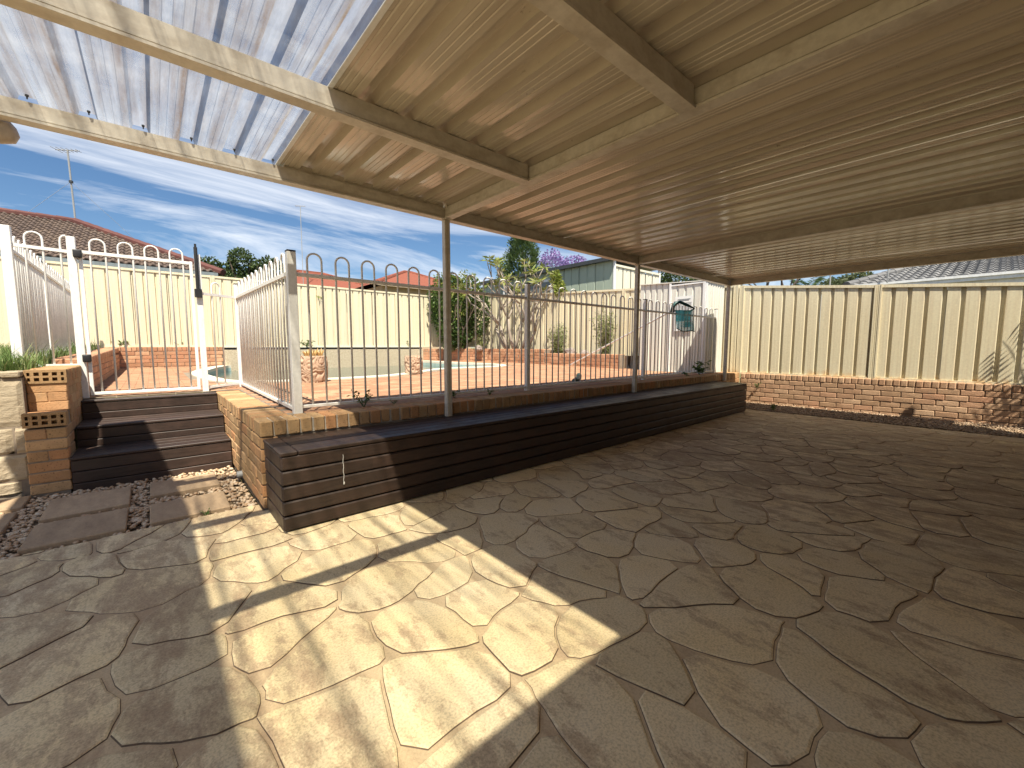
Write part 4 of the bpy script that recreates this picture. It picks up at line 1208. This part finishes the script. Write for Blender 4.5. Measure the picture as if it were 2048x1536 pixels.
caps(hb, RG0 + Vector((1.5, 0, .03)), RG1 + Vector((0, 0, .03)), MAT['ridge_red']); caps(hb, RG1 + Vector((0, 0, .03)), E1 + Vector((0, 0, .03)), MAT['ridge_red'])
MB().box(-7, .95, 11.42, 11.52, 3.03, 3.15).build('gutter', MAT['gutter_grey'], hb)
MB().box(-7, .55, 12.0, 18.8, -.05, 3.05).build('wall', MAT['brick_far'], hb)
# grey house on the right
hg = empty('tiled_house', (14, -6, 0), 'grey tiled house with white gutter beyond the cream fence', 'house')
GE0, GE1 = Vector((11, -.55, 2.42)), Vector((11, -9, 2.42)); GR0, GR1 = Vector((14, -1.35, 3.10)), Vector((14, -9, 3.10))
slab_poly('roof_under', [GE1, GE0, GR0, GR1], MAT['tile_grey'], hg)
slab_poly('roof_side', [GE0, GE0 + Vector((6, 0, 0)), GR0], MAT['tile_grey'], hg)
slab_poly('roof_back', [GE0 + Vector((6, 0, 0)), GE1 + Vector((6, 0, 0)), GR1, GR0], MAT['tile_grey'], hg)
vd = Vector((3, 0, .68)); Lv = vd.length
pts, me, rot = tiled_plane(hg, GE0, (0, -1, 0), vd, [(0.05, 0), (6.2, 0), (6.2, Lv), (.85, Lv)], .30, .34, MAT['tile_grey'])
for p in pts[:300]: inst('roof_tile', me, p, hg, rot=rot)
caps(hg, GE0 + Vector((0, 0, .03)), GR0 + Vector((0, 0, .03)), MAT['tile_grey'], .08); caps(hg, GR0 + Vector((0, 0, .03)), GR1 + Vector((0, 0, .03)), MAT['tile_grey'], .08)
mb = MB().box(10.86, 10.985, -9, -.62, 2.32, 2.425).box(10.83, 10.86, -9, -.62, 2.385, 2.43).box(10.94, 10.985, -9, -.62, 2.20, 2.318); mb.build('gutter', MAT['white_trim'], hg)
MB().box(11.5, 16.5, -9, -1.1, -.05, 2.3).build('wall', MAT['brick_far'], hg)
MB().tube([(10.75, -1.25, 2.40), (10.75, -1.25, 2.95)], .012, 6).build('vent_pipe', MAT['galv'], hg)
# far red roofs
def hip_house(name, label, apex, hw_, eave_z, ridge=0.0):
    root = empty(name, (apex[0], apex[1], 0), label, 'house')
    ax, ay, az = apex
    c = [(ax - hw_ - ridge, ay - hw_, eave_z), (ax + hw_ + ridge, ay - hw_, eave_z), (ax + hw_ + ridge, ay + hw_, eave_z), (ax - hw_ - ridge, ay + hw_, eave_z)]
    r0, r1 = (ax - ridge, ay, az), (ax + ridge, ay, az)
    obj('roof', c + [r0, r1], [(0, 1, 5, 4), (1, 2, 5), (2, 3, 4, 5), (3, 0, 4)], MAT['tile_red'], root)
    for p, q in ((c[0], r0), (c[1], r1), (c[2], r1), (c[3], r0)): MB().tube([p, q], .12, 6).build('ridge_cap', MAT['tile_red'], root)
    if ridge: MB().tube([r0, r1], .12, 6).build('ridge_cap', MAT['tile_red'], root)
    MB().box(ax - hw_ - ridge, ax + hw_ + ridge, ay - hw_ - .05, ay - hw_ + .05, eave_z - .18, eave_z).build('gutter', MAT['garage_cream'], root)
    MB().box(ax - hw_ + .5 - ridge, ax + hw_ - .5 + ridge, ay - hw_ + .5, ay + hw_ - .5, -.05, eave_z - .1).build('wall', MAT['brick_far'], root)
    return root
hip_house('red_roof_house', 'orange red tiled hip roof house peaking right behind the back fence', (13.9, 25.6, 6.55), 3.6, 5.05, .25)
hip_house('red_roof_house', 'lower orange red roof partly behind the lime green palm leaves', (8.2, 29.2, 6.35), 4.2, 4.75, .8)

# ---- antennas
def antenna(label, base, top, lean=0.0, guy=True):
    b = Vector(base); t = Vector(top); root = empty('roof_antenna', base, label, 'antenna')
    MB().tube([b, t], .022, 6).build('mast', MAT['galv'], root)
    m = b + (t - b) * .58; MB().tube([m - Vector((0, 0, .03)), m + Vector((0, 0, .03))], .05, 8).build('clamp', MAT['dark_metal'], root)
    mb = MB(); d = Vector((.46, -.20, .03)); c = t
    mb.tube([c - d * .55, c + d * .55], .014, 6)
    for k, L in enumerate((.62, .55, .5, .42, .36, .32)):
        p = c + d * (-.5 + k * .2); q = Vector((.40, .86, .06)) * L * .42
        mb.tube([p - q, p + q], .007, 5)
    mb.build('aerial', MAT['galv'], root)
    mb = MB()
    if guy:
        for s in (-1, 1): mb.tube([m, b + Vector((s * 1.3, .2, -.2))], .004, 4)
        mb.build('guy_wire', MAT['galv'], root)
    return root
antenna('tall thin antenna mast with guy wires on the brown tiled roof ridge', (-2.05, 15.4, 4.75), (-2.08, 15.4, 6.85))
antenna('tall antenna mast rising from the lower red roof', (6.6, 24.95, .0), (6.72, 25.25, 9.6))

# ================================================================== PLANTS
def leaves_mesh(pts, dirs, L, W, fold=.25):
    """one folded leaf (two quads) for each point"""
    n = len(pts); pts = np.asarray(pts); d = np.asarray(dirs); d = d / (np.linalg.norm(d, axis=1, keepdims=True) + 1e-9)
    L = np.asarray(L).reshape(-1, 1) * np.ones((n, 1)); W = np.asarray(W).reshape(-1, 1) * np.ones((n, 1))
    up = rng.normal(0, 1, (n, 3)) * .8 + np.array([0, 0, .7])
    s = np.cross(d, up); s /= (np.linalg.norm(s, axis=1, keepdims=True) + 1e-9); nn = np.cross(s, d)
    a = pts; m = pts + d * L * .5 - nn * W * fold; e = pts + d * L
    l = pts + d * L * .45 - s * W * .5 + nn * W * fold * .4; r = pts + d * L * .45 + s * W * .5 + nn * W * fold * .4
    V = np.stack([a, l, e, r, m], 1).reshape(-1, 3)
    F = []
    for k in range(n):
        b = 5 * k; F += [(b, b+4, b+2, b+1), (b, b+3, b+2, b+4)]
    return V, F
def blob_pts(n, c, r, shell=.55, clump=0):
    """points through a lumpy ellipsoid, denser towards its skin"""
    c = np.array(c); r = np.array(r)
    d = rng.normal(0, 1, (n, 3)); d /= np.linalg.norm(d, axis=1, keepdims=True)
    k = shell + (1 - shell) * rng.random((n, 1)) ** .6
    if clump:
        cd = rng.normal(0, 1, (clump, 3)); cd /= np.linalg.norm(cd, axis=1, keepdims=True)
        w = (d @ cd.T).max(1, keepdims=True); k = k * (.70 + .38 * np.clip((w - .6) / .4, 0, 1))
    return c + d * k * r, d
def leafy(name, mat, blobs, n, L, W, parent, out=.6, shell=.5, clump=14):
    P = []; D = []
    tot = sum(np.prod(b[1]) ** (2 / 3) for b in blobs)
    for c, r in blobs:
        k = int(n * np.prod(r) ** (2 / 3) / tot) + 1
        p, d = blob_pts(k, c, r, shell, clump); P.append(p); D.append(d * out + rng.normal(0, .6, (k, 3)))
    P = np.concatenate(P); D = np.concatenate(D)
    V, F = leaves_mesh(P, D, L * rng.uniform(.7, 1.3, len(P)), W * rng.uniform(.7, 1.3, len(P)))
    return obj(name, V, F, MAT[mat], parent)
def branch(mb, p, d, L, r, depth, spread=.6, tips=None, gen=2, up=.15):
    p = Vector(p); d = Vector(d).normalized(); pts = [p]; q = p
    for k in range(3):
        d = (d + Vector((random.uniform(-1, 1), random.uniform(-1, 1), random.uniform(-.5, 1))) * .10 + Vector((0, 0, up * .3))).normalized(); q = q + d * L / 3; pts.append(q)
    mb.tube(pts, [r, r * .9, r * .8, r * .68], 6)
    if depth == 0:
        if tips is not None: tips.append((q, d))
        return
    for k in range(gen):
        a = random.uniform(0, 6.28); o = d.orthogonal().normalized(); o2 = d.cross(o)
        nd = d + (o * math.cos(a + k * 2 * math.pi / gen) + o2 * math.sin(a + k * 2 * math.pi / gen)) * spread
        branch(mb, q, nd, L * random.uniform(.68, .88), r * .66, depth - 1, spread, tips, gen, up)
# big hedge shrub in the back corner of the planter
hd = empty('hedge_shrub', (7.0, 8.9, 1.0), 'tall dense dark green shrub in the back corner of the planter', 'shrub')
mb = MB()
for k in range(7):
    a = k * .9; branch(mb, (7.1 + .25 * math.cos(a), 8.85 + .2 * math.sin(a), .98), (math.cos(a) * .3, math.sin(a) * .3, 1), .7, .035, 2, .5)
mb.build('trunk', MAT['bark_tree'], hd)
leafy('crown', 'leaf_hedge', [((7.0, 8.9, 2.0), (.78, .45, .95)), ((6.55, 8.95, 2.55), (.45, .33, .72)), ((7.35, 8.7, 2.75), (.55, .4, .75)), ((7.0, 8.8, 1.55), (.62, .4, .55)), ((6.9, 8.9, 3.05), (.4, .3, .45)), ((7.7, 8.5, 2.3), (.4, .35, .8))], 11000, .08, .05, hd, .7, .55, 18)
leafy('young_leaves', 'leaf_lime', [((6.75, 8.85, 3.15), (.55, .35, .38)), ((7.35, 8.65, 3.2), (.5, .35, .35)), ((7.0, 8.6, 2.5), (.7, .35, .6))], 900, .08, .045, hd, .8, .7, 10)
# frangipani
fr = empty('frangipani_tree', (7.85, 6.75, 1.0), 'bare limbed frangipani with long yellow green leaf whorls against the fence', 'tree')
mb = MB(); tips = []
random.seed(21)
for (x, y, dx, dy, L) in ((7.82, 7.05, -.25, .35, .85), (7.85, 6.9, .15, -.35, .9), (7.88, 6.6, -.1, -.7, .85), (7.84, 7.15, -.35, .75, .8), (7.9, 6.45, .05, -1.0, .75), (7.8, 6.8, -.4, .05, .95)):
    branch(mb, (x, y, .95), (dx, dy, 1.0), L * 1.08, .055, 3, .72, tips, 2, .2)
mb.build('trunk', MAT['bark_pale'], fr, True)
P = []; D = []
for q, d in tips:
    o = d.orthogonal().normalized(); o2 = d.cross(o)
    for k in range(9):
        a = k * 2.4; dd = d * random.uniform(.1, .7) + o * math.cos(a) + o2 * math.sin(a); P.append(q - d * random.uniform(0, .05)); D.append(dd - Vector((0, 0, .15)))
V, F = leaves_mesh([tuple(p) for p in P], [tuple(d) for d in D], rng.uniform(.16, .30, len(P)), rng.uniform(.045, .07, len(P)))
obj('crown', V, F, MAT['leaf_frangi'], fr)
random.seed(5)
def bush(label, x, y, z, h, r, n):
    root = empty('planter_bush', (x, y, z), label, 'bush')
    mb = MB()
    stems = []
    for k in range(16):
        a = random.uniform(0, 6.28); rr = random.uniform(.2, 1) * r; hh = h * random.uniform(.55, 1.0) * (1.15 - .5 * rr / r)
        pts = [Vector((x, y, z - .02)) + Vector((math.cos(a) * rr * t ** .8, math.sin(a) * rr * t ** .8, hh * t)) for t in (0, .3, .6, 1)]
        mb.tube(pts, [.010, .008, .006, .003], 5); stems.append(pts)
    mb.build('stem', MAT['bark_tree'], root)
    P = []; D = []
    for k in range(n):
        s = random.choice(stems); t = random.random() ** .8 * 2.99; i = int(t); q = s[i].lerp(s[i+1], t - i)
        P.append(tuple(q + Vector((random.gauss(0, .05), random.gauss(0, .05), random.gauss(0, .03))))); D.append((random.gauss(0, 1), random.gauss(0, 1), random.gauss(.5, .6)))
    V, F = leaves_mesh(P, D, rng.uniform(.04, .085, n), rng.uniform(.015, .03, n)); obj('foliage', V, F, MAT['leaf_bush'], root)
bush('conical pale green bush in the planter beside the purple grey rocks', 7.83, 5.05, .92, 1.05, .30, 1500)
bush('taller wispy pale green bush in the planter, beside the leaning net pole', 7.83, 3.45, .88, 1.42, .36, 1900)
bush('straggly small bush at the foot of the hedge shrub', 7.35, 7.95, 1.02, .5, .25, 420)
def rock(label, x, y, z, r, seed):
    bm = bmesh.new(); bmesh.ops.create_icosphere(bm, subdivisions=3, radius=r)
    for v in bm.verts:
        d = mnoise.noise(v.co * 9 + Vector((seed, 0, 0))) * .35 + mnoise.noise(v.co * 22 + Vector((0, seed, 0))) * .15; v.co *= 1 + d; v.co.z *= .75
    me = bpy.data.meshes.new('garden_rock'); bm.to_mesh(me); bm.free(); me.materials.append(MAT['rock'])
    tag(inst('garden_rock', me, (x, y, z), None), label, 'rock')
rock('purple grey rock in the planter beside the conical bush', 7.68, 4.45, .97, .16, 3)
rock('smaller purple grey rock between the two planter bushes', 7.68, 4.0, .95, .12, 8)
rock('pale rock in the planter at the hedge shrub foot', 7.25, 7.9, 1.07, .13, 5)
# vine spilling over the fence top
vn = empty('fence_vine', (8.42, 5.55, 1.0), 'light green vine climbing above the side fence against the green garage', 'vine')
MB().tube([(8.42, 5.55, 1.0), (8.40, 5.5, 2.0), (8.38, 5.55, 2.8), (8.40, 5.6, 3.25)], [.02, .018, .014, .008], 6).build('stem', MAT['bark_tree'], vn)
leafy('foliage', 'leaf_lime', [((8.36, 5.62, 3.1), (.14, .17, .22)), ((8.34, 5.52, 2.85), (.16, .2, .22)), ((8.30, 5.40, 2.68), (.14, .2, .18))], 620, .09, .06, vn, .5, .3, 6)
# lime palm leaves over the back fence
def fronds(label, base, n, length, z_top, spread, name='cycad_palm', mat='leaf_lime', w=.032, ll=.22):
    root = empty(name, base, label, 'palm')
    b = Vector(base); mb = MB(); P = []; D = []; Ls = []
    crown = Vector((base[0], base[1], z_top))
    mb.tube([b, b.lerp(crown, .5), crown], [.11, .09, .08], 8)
    for k in range(n):
        a = 2 * math.pi * (k + random.uniform(-.3, .3)) / n; el = random.uniform(.25, .95); L = length * random.uniform(.75, 1.15)
        pts = []; q = crown.copy(); d = Vector((math.cos(a) * spread * math.cos(el), math.sin(a) * math.cos(el), math.sin(el)))
        for i in range(9):
            pts.append(q.copy()); q = q + d * L / 8; d = (d + Vector((0, 0, -.17))).normalized()
        mb.tube(pts, [.010 * (1 - i / 10) for i in range(9)], 4)
        for i in range(1, 9):
            t = (pts[i] - pts[i-1]).normalized(); sd = t.cross(Vector((0, 0, 1))); sd = sd.normalized() if sd.length > 1e-3 else Vector((1, 0, 0))
            for s in (-1, 1):
                for q_ in (0, .5):
                    P.append(tuple(pts[i-1].lerp(pts[i], q_))); D.append(tuple(sd * s + t * .75 + Vector((0, 0, -.25)))); Ls.append(ll * (1.15 - .08 * i))
    mb.build('trunk', MAT['bark_tree'], root)
    V, F = leaves_mesh(P, D, Ls, [w] * len(P)); obj('crown', V, F, MAT[mat], root)
fronds('lime green palm fronds arching over the back fence near the gate', (1.55, 10.15, 0), 13, 1.0, 2.62, 1.0)
fronds('smaller lime green palm fronds over the back fence by the corner post', (2.75, 9.95, 0), 10, .7, 2.55, 1.0)
def tree(name, label, base, blobs, mat, n, L, W, bark='bark_tree', cat='tree', shell=.45, r0=.16, clump=14, limbs=5):
    root = empty(name, base, label, cat); b = Vector(base); mb = MB()
    cz = Vector(blobs[0][0])
    fork = b.lerp(cz, .6); mb.tube([b, b.lerp(fork, .5) + Vector((.08, .05, 0)), fork], [r0, r0 * .85, r0 * .7], 8)
    for c, r in blobs:
        for k in range(limbs):
            e = Vector(c) + Vector((random.uniform(-.7, .7) * r[0], random.uniform(-.7, .7) * r[1], random.uniform(-.5, .8) * r[2])); mid = fork.lerp(e, .5) + Vector((0, 0, .15))
            mb.tube([fork, mid, e], [r0 * .45, r0 * .28, r0 * .08], 5)
    mb.build('trunk', MAT[bark], root)
    leafy('crown', mat, blobs, n, L, W, root, .5, shell, clump)
    return root
tree('yard_tree', 'dark green bushy tree behind the brown roof and back fence', (2.3, 16.6, 0), [((2.25, 16.7, 4.3), (.6, .5, .6)), ((1.35, 17.2, 4.0), (.65, .5, .5)), ((3.15, 16.1, 4.05), (.6, .5, .55)), ((2.3, 16.6, 3.5), (1.0, .7, .4))], 'leaf_dark', 6500, .11, .07)
# conifer
cf = empty('conifer_tree', (14.6, 13.9, 0), 'dark green conifer rising behind the green garage', 'tree')
MB().tube([(14.6, 13.9, 0), (14.6, 13.9, 3.5), (14.6, 13.9, 6.7)], [.2, .14, .03], 8).build('trunk', MAT['bark_tree'], cf)
P = []; D = []
for k in range(9500):
    z = 3.0 + 3.85 * random.random() ** 1.25; a = random.uniform(0, 6.28)
    R0 = 1.5 * max(.02, 1 - ((z - 3.0) / 3.95) ** 2) ** .55 * (.80 + .75 * mnoise.noise(Vector((math.cos(a) * 2.2, math.sin(a) * 2.2, z * 1.9))))
    rr = R0 * (.45 + .55 * random.random() ** .5); P.append((14.6 + math.cos(a) * rr, 13.9 + math.sin(a) * rr, z + random.gauss(0, .06))); D.append((math.cos(a) * .7 + random.gauss(0, .35), math.sin(a) * .7 + random.gauss(0, .35), .85 + random.gauss(0, .3)))
V, F = leaves_mesh(P, D, rng.uniform(.12, .26, len(P)), rng.uniform(.035, .07, len(P))); obj('crown', V, F, MAT['leaf_conifer'], cf)
# jacaranda
jc = tree('jacaranda_tree', 'jacaranda covered in purple blossom behind the garage and conifer', (19.3, 15.4, 0), [((18.9, 15.7, 6.1), (1.1, 1.0, 1.0)), ((19.9, 14.8, 6.0), (1.0, .9, .8))], 'flower', 2300, .16, .10, 'bark_dark', shell=.5, clump=20, limbs=12)
leafy('lower_leaves', 'leaf_dark', [((18.8, 16.0, 5.2), (1.2, 1.2, .9)), ((20.2, 14.6, 5.3), (1.2, 1.0, .7))], 2200, .16, .08, jc)  # dark green foliage low in the crown
def bare_tree(label, base, h, seed, mat='bark_dark', leafm=None, nl=0):
    random.seed(seed); root = empty('bare_tree', base, label, 'tree'); mb = MB(); tips = []
    b = Vector(base); f = b + Vector((0, 0, h * .45)); mb.tube([b, f], [.13, .10], 7)
    for k in range(5):
        a = k * 1.26; branch(mb, f, (math.cos(a) * .6, math.sin(a) * .6, .9), h * .24, .06, 4, .5, tips, 2, .1)
    mb.build('trunk', MAT[mat], root)
    if leafm:
        P = []; D = []
        for q, d in tips:
            for _ in range(nl): P.append(tuple(q + Vector((random.gauss(0, .18), random.gauss(0, .18), random.gauss(0, .15))))); D.append((random.gauss(0, 1), random.gauss(0, 1), random.gauss(0, .6)))
        V, F = leaves_mesh(P, D, rng.uniform(.08, .16, len(P)), rng.uniform(.05, .09, len(P))); obj('crown', V, F, MAT[leafm], root)
bare_tree('thin dark branched jacaranda with few purple flowers beyond the pump shed', (21.5, 8.2, 0), 6.3, 4, 'bark_dark', 'flower', 9)
bare_tree('bare dark branched tree above the cream fence beside the roof corner post', (24.5, 4.9, 0), 6.2, 9)
tree('olive_tree', 'low olive brown tree just above the fence next to the corner post', (20.5, 6.0, 0), [((20.4, 6.3, 3.7), (1.1, 1.2, .75))], 'leaf_gum', 1800, .15, .07)
fronds('dark green palm crown above the fence between bare branches and gum tree', (29.6, 4.9, 0), 16, 2.2, 4.4, 1.0, 'palm_tree', 'leaf_palm', .09, .6)
tree('gum_tree', 'spreading olive green gum tree beyond the fence beside the grey roof', (51.5, 6.4, 0), [((50.2, 7.4, 7.0), (1.7, 1.6, .8)), ((51.9, 6.0, 7.5), (1.9, 1.6, .8)), ((53.2, 4.6, 7.0), (1.5, 1.4, .7)), ((51.5, 6.2, 6.4), (2.6, 2.2, .6))], 'leaf_gum', 5200, .32, .14, shell=.4, r0=.3)
tag(MB().tube([(36.5, 5.15, 0), (36.5, 5.15, 6.6)], .05, 7).build('power_pole', MAT['galv']), 'thin pale pole standing before the gum tree', 'pole')
tree('yard_tree', 'green leafy tree top behind the cream garage end wall', (17.5, 6.4, 0), [((17.2, 6.5, 4.1), (.9, 1.0, .6))], 'leaf_dark', 1500, .14, .08)
random.seed(31)
# palm just outside the picture on the right, whose shadow falls on the fence
fronds('slender palm by the house corner at the far end of the gravel strip', (7.86, -3.80, 0), 9, .95, 1.72, 1.0, 'slender_palm', 'leaf_palm', .028, .30)

# ---- weeds
def weed(label, x, y, z, h, n, spread=.08, L=.05, name='weed'):
    root = empty(name, (x, y, z), label, 'weed'); mb = MB(); P = []; D = []
    for k in range(max(3, n // 9)):
        a = random.uniform(0, 6.28); e = Vector((x + math.cos(a) * spread * random.uniform(.3, 1), y + math.sin(a) * spread * random.uniform(.3, 1) * .8, z + h * random.uniform(.5, 1)))
        b = Vector((x, y, z - .005)); m = b.lerp(e, .5) + Vector((0, 0, h * .1)); mb.tube([b, m, e], [.0025, .002, .0012], 4)
        for j in range(9):
            t = random.uniform(.2, 1); q = b.lerp(m, t * 2) if t < .5 else m.lerp(e, t * 2 - 1); P.append(tuple(q)); D.append((random.gauss(0, 1), random.gauss(0, 1), random.gauss(.2, .5)))
    mb.build('stem', MAT['weed'], root); V, F = leaves_mesh(P, D, rng.uniform(.6, 1.3, len(P)) * L, rng.uniform(.5, 1.1, len(P)) * L * .45); obj('foliage', V, F, MAT['weed'], root)
weed('sprawling weed growing through the pool fence bottom rail near the corner post', .80, .765, .612, .16, 70, .13, .035)
weed('tiny weed on the coping left of the first roof post', 1.06, .745, .612, .05, 30, .05, .02)
weed('small weed on the coping right of the first roof post', 1.70, .755, .612, .08, 36, .06, .03)
weed('low weed on the coping midway to the second fence post', 2.15, .755, .612, .06, 40, .08, .025)
weed('lush leafy weed at the far end of the coping before the shed', 6.88, .70, .612, .25, 90, .17, .085)
weed('small dark weed on the coping beside the lush one', 6.45, .72, .612, .08, 36, .08, .05)
weed('upright broad leaf weed in the gravel strip by the paving', 7.56, -.30, .0, .13, 40, .05, .06)
weed('weed sprouting from the boundary wall near the bench end', RX - .012, .18, .33, .12, 30, .06, .04)
weed('green tuft at the bench end where the gravel starts', 7.53, .22, .0, .08, 50, .12, .03)
weed('tiny green sprout beside the paver at the pebble edge', -.33, .672, -.01, .04, 24, .04, .02)
weed('grassy weed at the foot of the back fence above the pool wall', 2.6, YA - .005, 1.12, .22, 60, .25, .09)
weed('small weed in front of the far right end of the pool wall', 5.55, YA + .0, 1.12, .32, 20, .10, .05)
weed('weed clump on the back brick wall coping behind the gate', -1.0, YA + .05, 1.115, .22, 60, .20, .07)
weed('small grass tuft on the back brick wall behind the gate', -.1, YA + .06, 1.115, .12, 30, .12, .06)

# ---- carved pots
def pot(label, x, y, r, h, stumps):
    z0 = deckz(y) + .002; root = empty('carved_pot', (x, y, z0), label, 'plant pot')
    NA, NZ = 96, 26; V = []; F = []
    for j in range(NZ + 1):
        t = j / NZ; rr = r * (.90 + .13 * math.sin(math.pi * (.12 + .72 * t))) * (1 if 0 < j < NZ else .985)
        for i in range(NA):
            a = 2 * math.pi * i / NA
            w = mnoise.noise(Vector((math.cos(a) * 1.5, math.sin(a) * 1.5, t * 2.2 + x))) * 4
            s = math.sin(w * 2.6 + 5 * a * .6 + t * 5); d = (abs(s) ** .6) * .030 - .018
            if j < 1 or j > NZ - 1: d = 0
            V.append((x + math.cos(a) * (rr + d), y + math.sin(a) * (rr + d), z0 + t * h))
    for j in range(NZ):
        for i in range(NA): F.append((j*NA + i, j*NA + (i+1) % NA, (j+1)*NA + (i+1) % NA, (j+1)*NA + i))
    F.append(tuple(range(NA)))
    obj('body', V, F, MAT['pot'], root, True)
    v = [(x + math.cos(2*math.pi*i/32) * r * q, y + math.sin(2*math.pi*i/32) * r * q, z0 + h * zq) for q, zq in ((.95, 1.0), (.82, 1.0), (.80, .88)) for i in range(32)]
    f = [(k*32 + i, k*32 + (i+1) % 32, (k+1)*32 + (i+1) % 32, (k+1)*32 + i) for k in range(2) for i in range(32)] + [tuple(range(64, 96))]
    obj('rim', v, f, MAT['pot'], root)
    for k in range(stumps):
        cx_, cy_ = x + random.uniform(-.10, .10), y + random.uniform(-.09, .09); mb = MB()
        for q in range(7):
            a = q * .9; mb.tube([(cx_ + .012 * math.cos(a), cy_ + .012 * math.sin(a), z0 + h * .88), (cx_ + .03 * math.cos(a), cy_ + .03 * math.sin(a), z0 + h + .03), (cx_ + .055 * math.cos(a), cy_ + .055 * math.sin(a), z0 + h + random.uniform(.06, .11))], [.012, .013, .003], 5)
        mb.build('dried_stump', MAT['dry'], root)
pot('carved terracotta pot holding dried cut plant stumps near the corner post', 1.16, 3.52, .172, .365, 4)
pot('empty carved terracotta pot on the far curve of the pool coping', 3.02, 4.12, .150, .325, 0)

# ---- leaf net and pole
nt = empty('leaf_net', at(1367, 640, 6.95), 'teal leaf skimmer net hung over the pool fence on a long pole', 'pool net')
D0 = 6.93
def A(u, v, d=D0): return Vector(at(u, v, d))
fm = MB()
fm.tube([A(1344, 624), A(1347, 611), A(1352, 606), A(1360, 604), A(1374, 610), A(1389, 617)], [.034, .032, .028, .026, .024, .010], 8)
fm.tube([A(1344, 624), A(1352, 621), A(1368, 623), A(1381, 622), A(1389, 617)], .012, 6)
fm.build('frame', MAT['teal'], nt, True)
V = []; F = []
NU, NV = 14, 10
for j in range(NV + 1):
    t = j / NV
    for i in range(NU + 1):
        s = i / NU
        l = np.array([1350 + 3 * t, 620 + 36 * t]); r_ = np.array([1386 + 3 * t, 620 + 46 * t]); q = l + (r_ - l) * s
        V.append(tuple(A(q[0], q[1] + 3 * math.sin(s * 5) * t, D0 - .02 - .10 * math.sin(math.pi * s) * (1 - .4 * t) + .03 * math.sin(s * 9 + t * 3))))
for j in range(NV):
    for i in range(NU): F.append((j*(NU+1)+i, j*(NU+1)+i+1, (j+1)*(NU+1)+i+1, (j+1)*(NU+1)+i))
obj('net_bag', V, F, MAT['net'], nt, True)
mb = MB(); mb.tube([V[NV*(NU+1) + i] for i in range(NU + 1)], .008, 5); mb.build('net_hem', MAT['teal'], nt)
MB().tube([A(1345, 621), Vector((7.35, 4.2, deckz(4.2) + .018))], .016, 8).build('pole', MAT['white_trim'], nt)
# vacuum head left on the deck behind the fence
vh = empty('vacuum_head', (4.1, 1.28, deckz(1.2)), 'dark teal pool vacuum head lying on the deck behind the fence', 'pool tool')
zd = deckz(1.25)
MB().tube([(3.92, 1.12, zd + .03), (4.08, 1.20, zd + .035), (4.26, 1.30, zd + .04), (4.40, 1.42, zd + .06)], [.022, .030, .038, .045], 10).build('body', MAT['teal'], vh, True)
MB().tube([(3.92, 1.12, zd + .022), (3.80, 1.02, zd + .02)], .012, 8).build('handle', MAT['black'], vh)
bpy.context.view_layer.update()
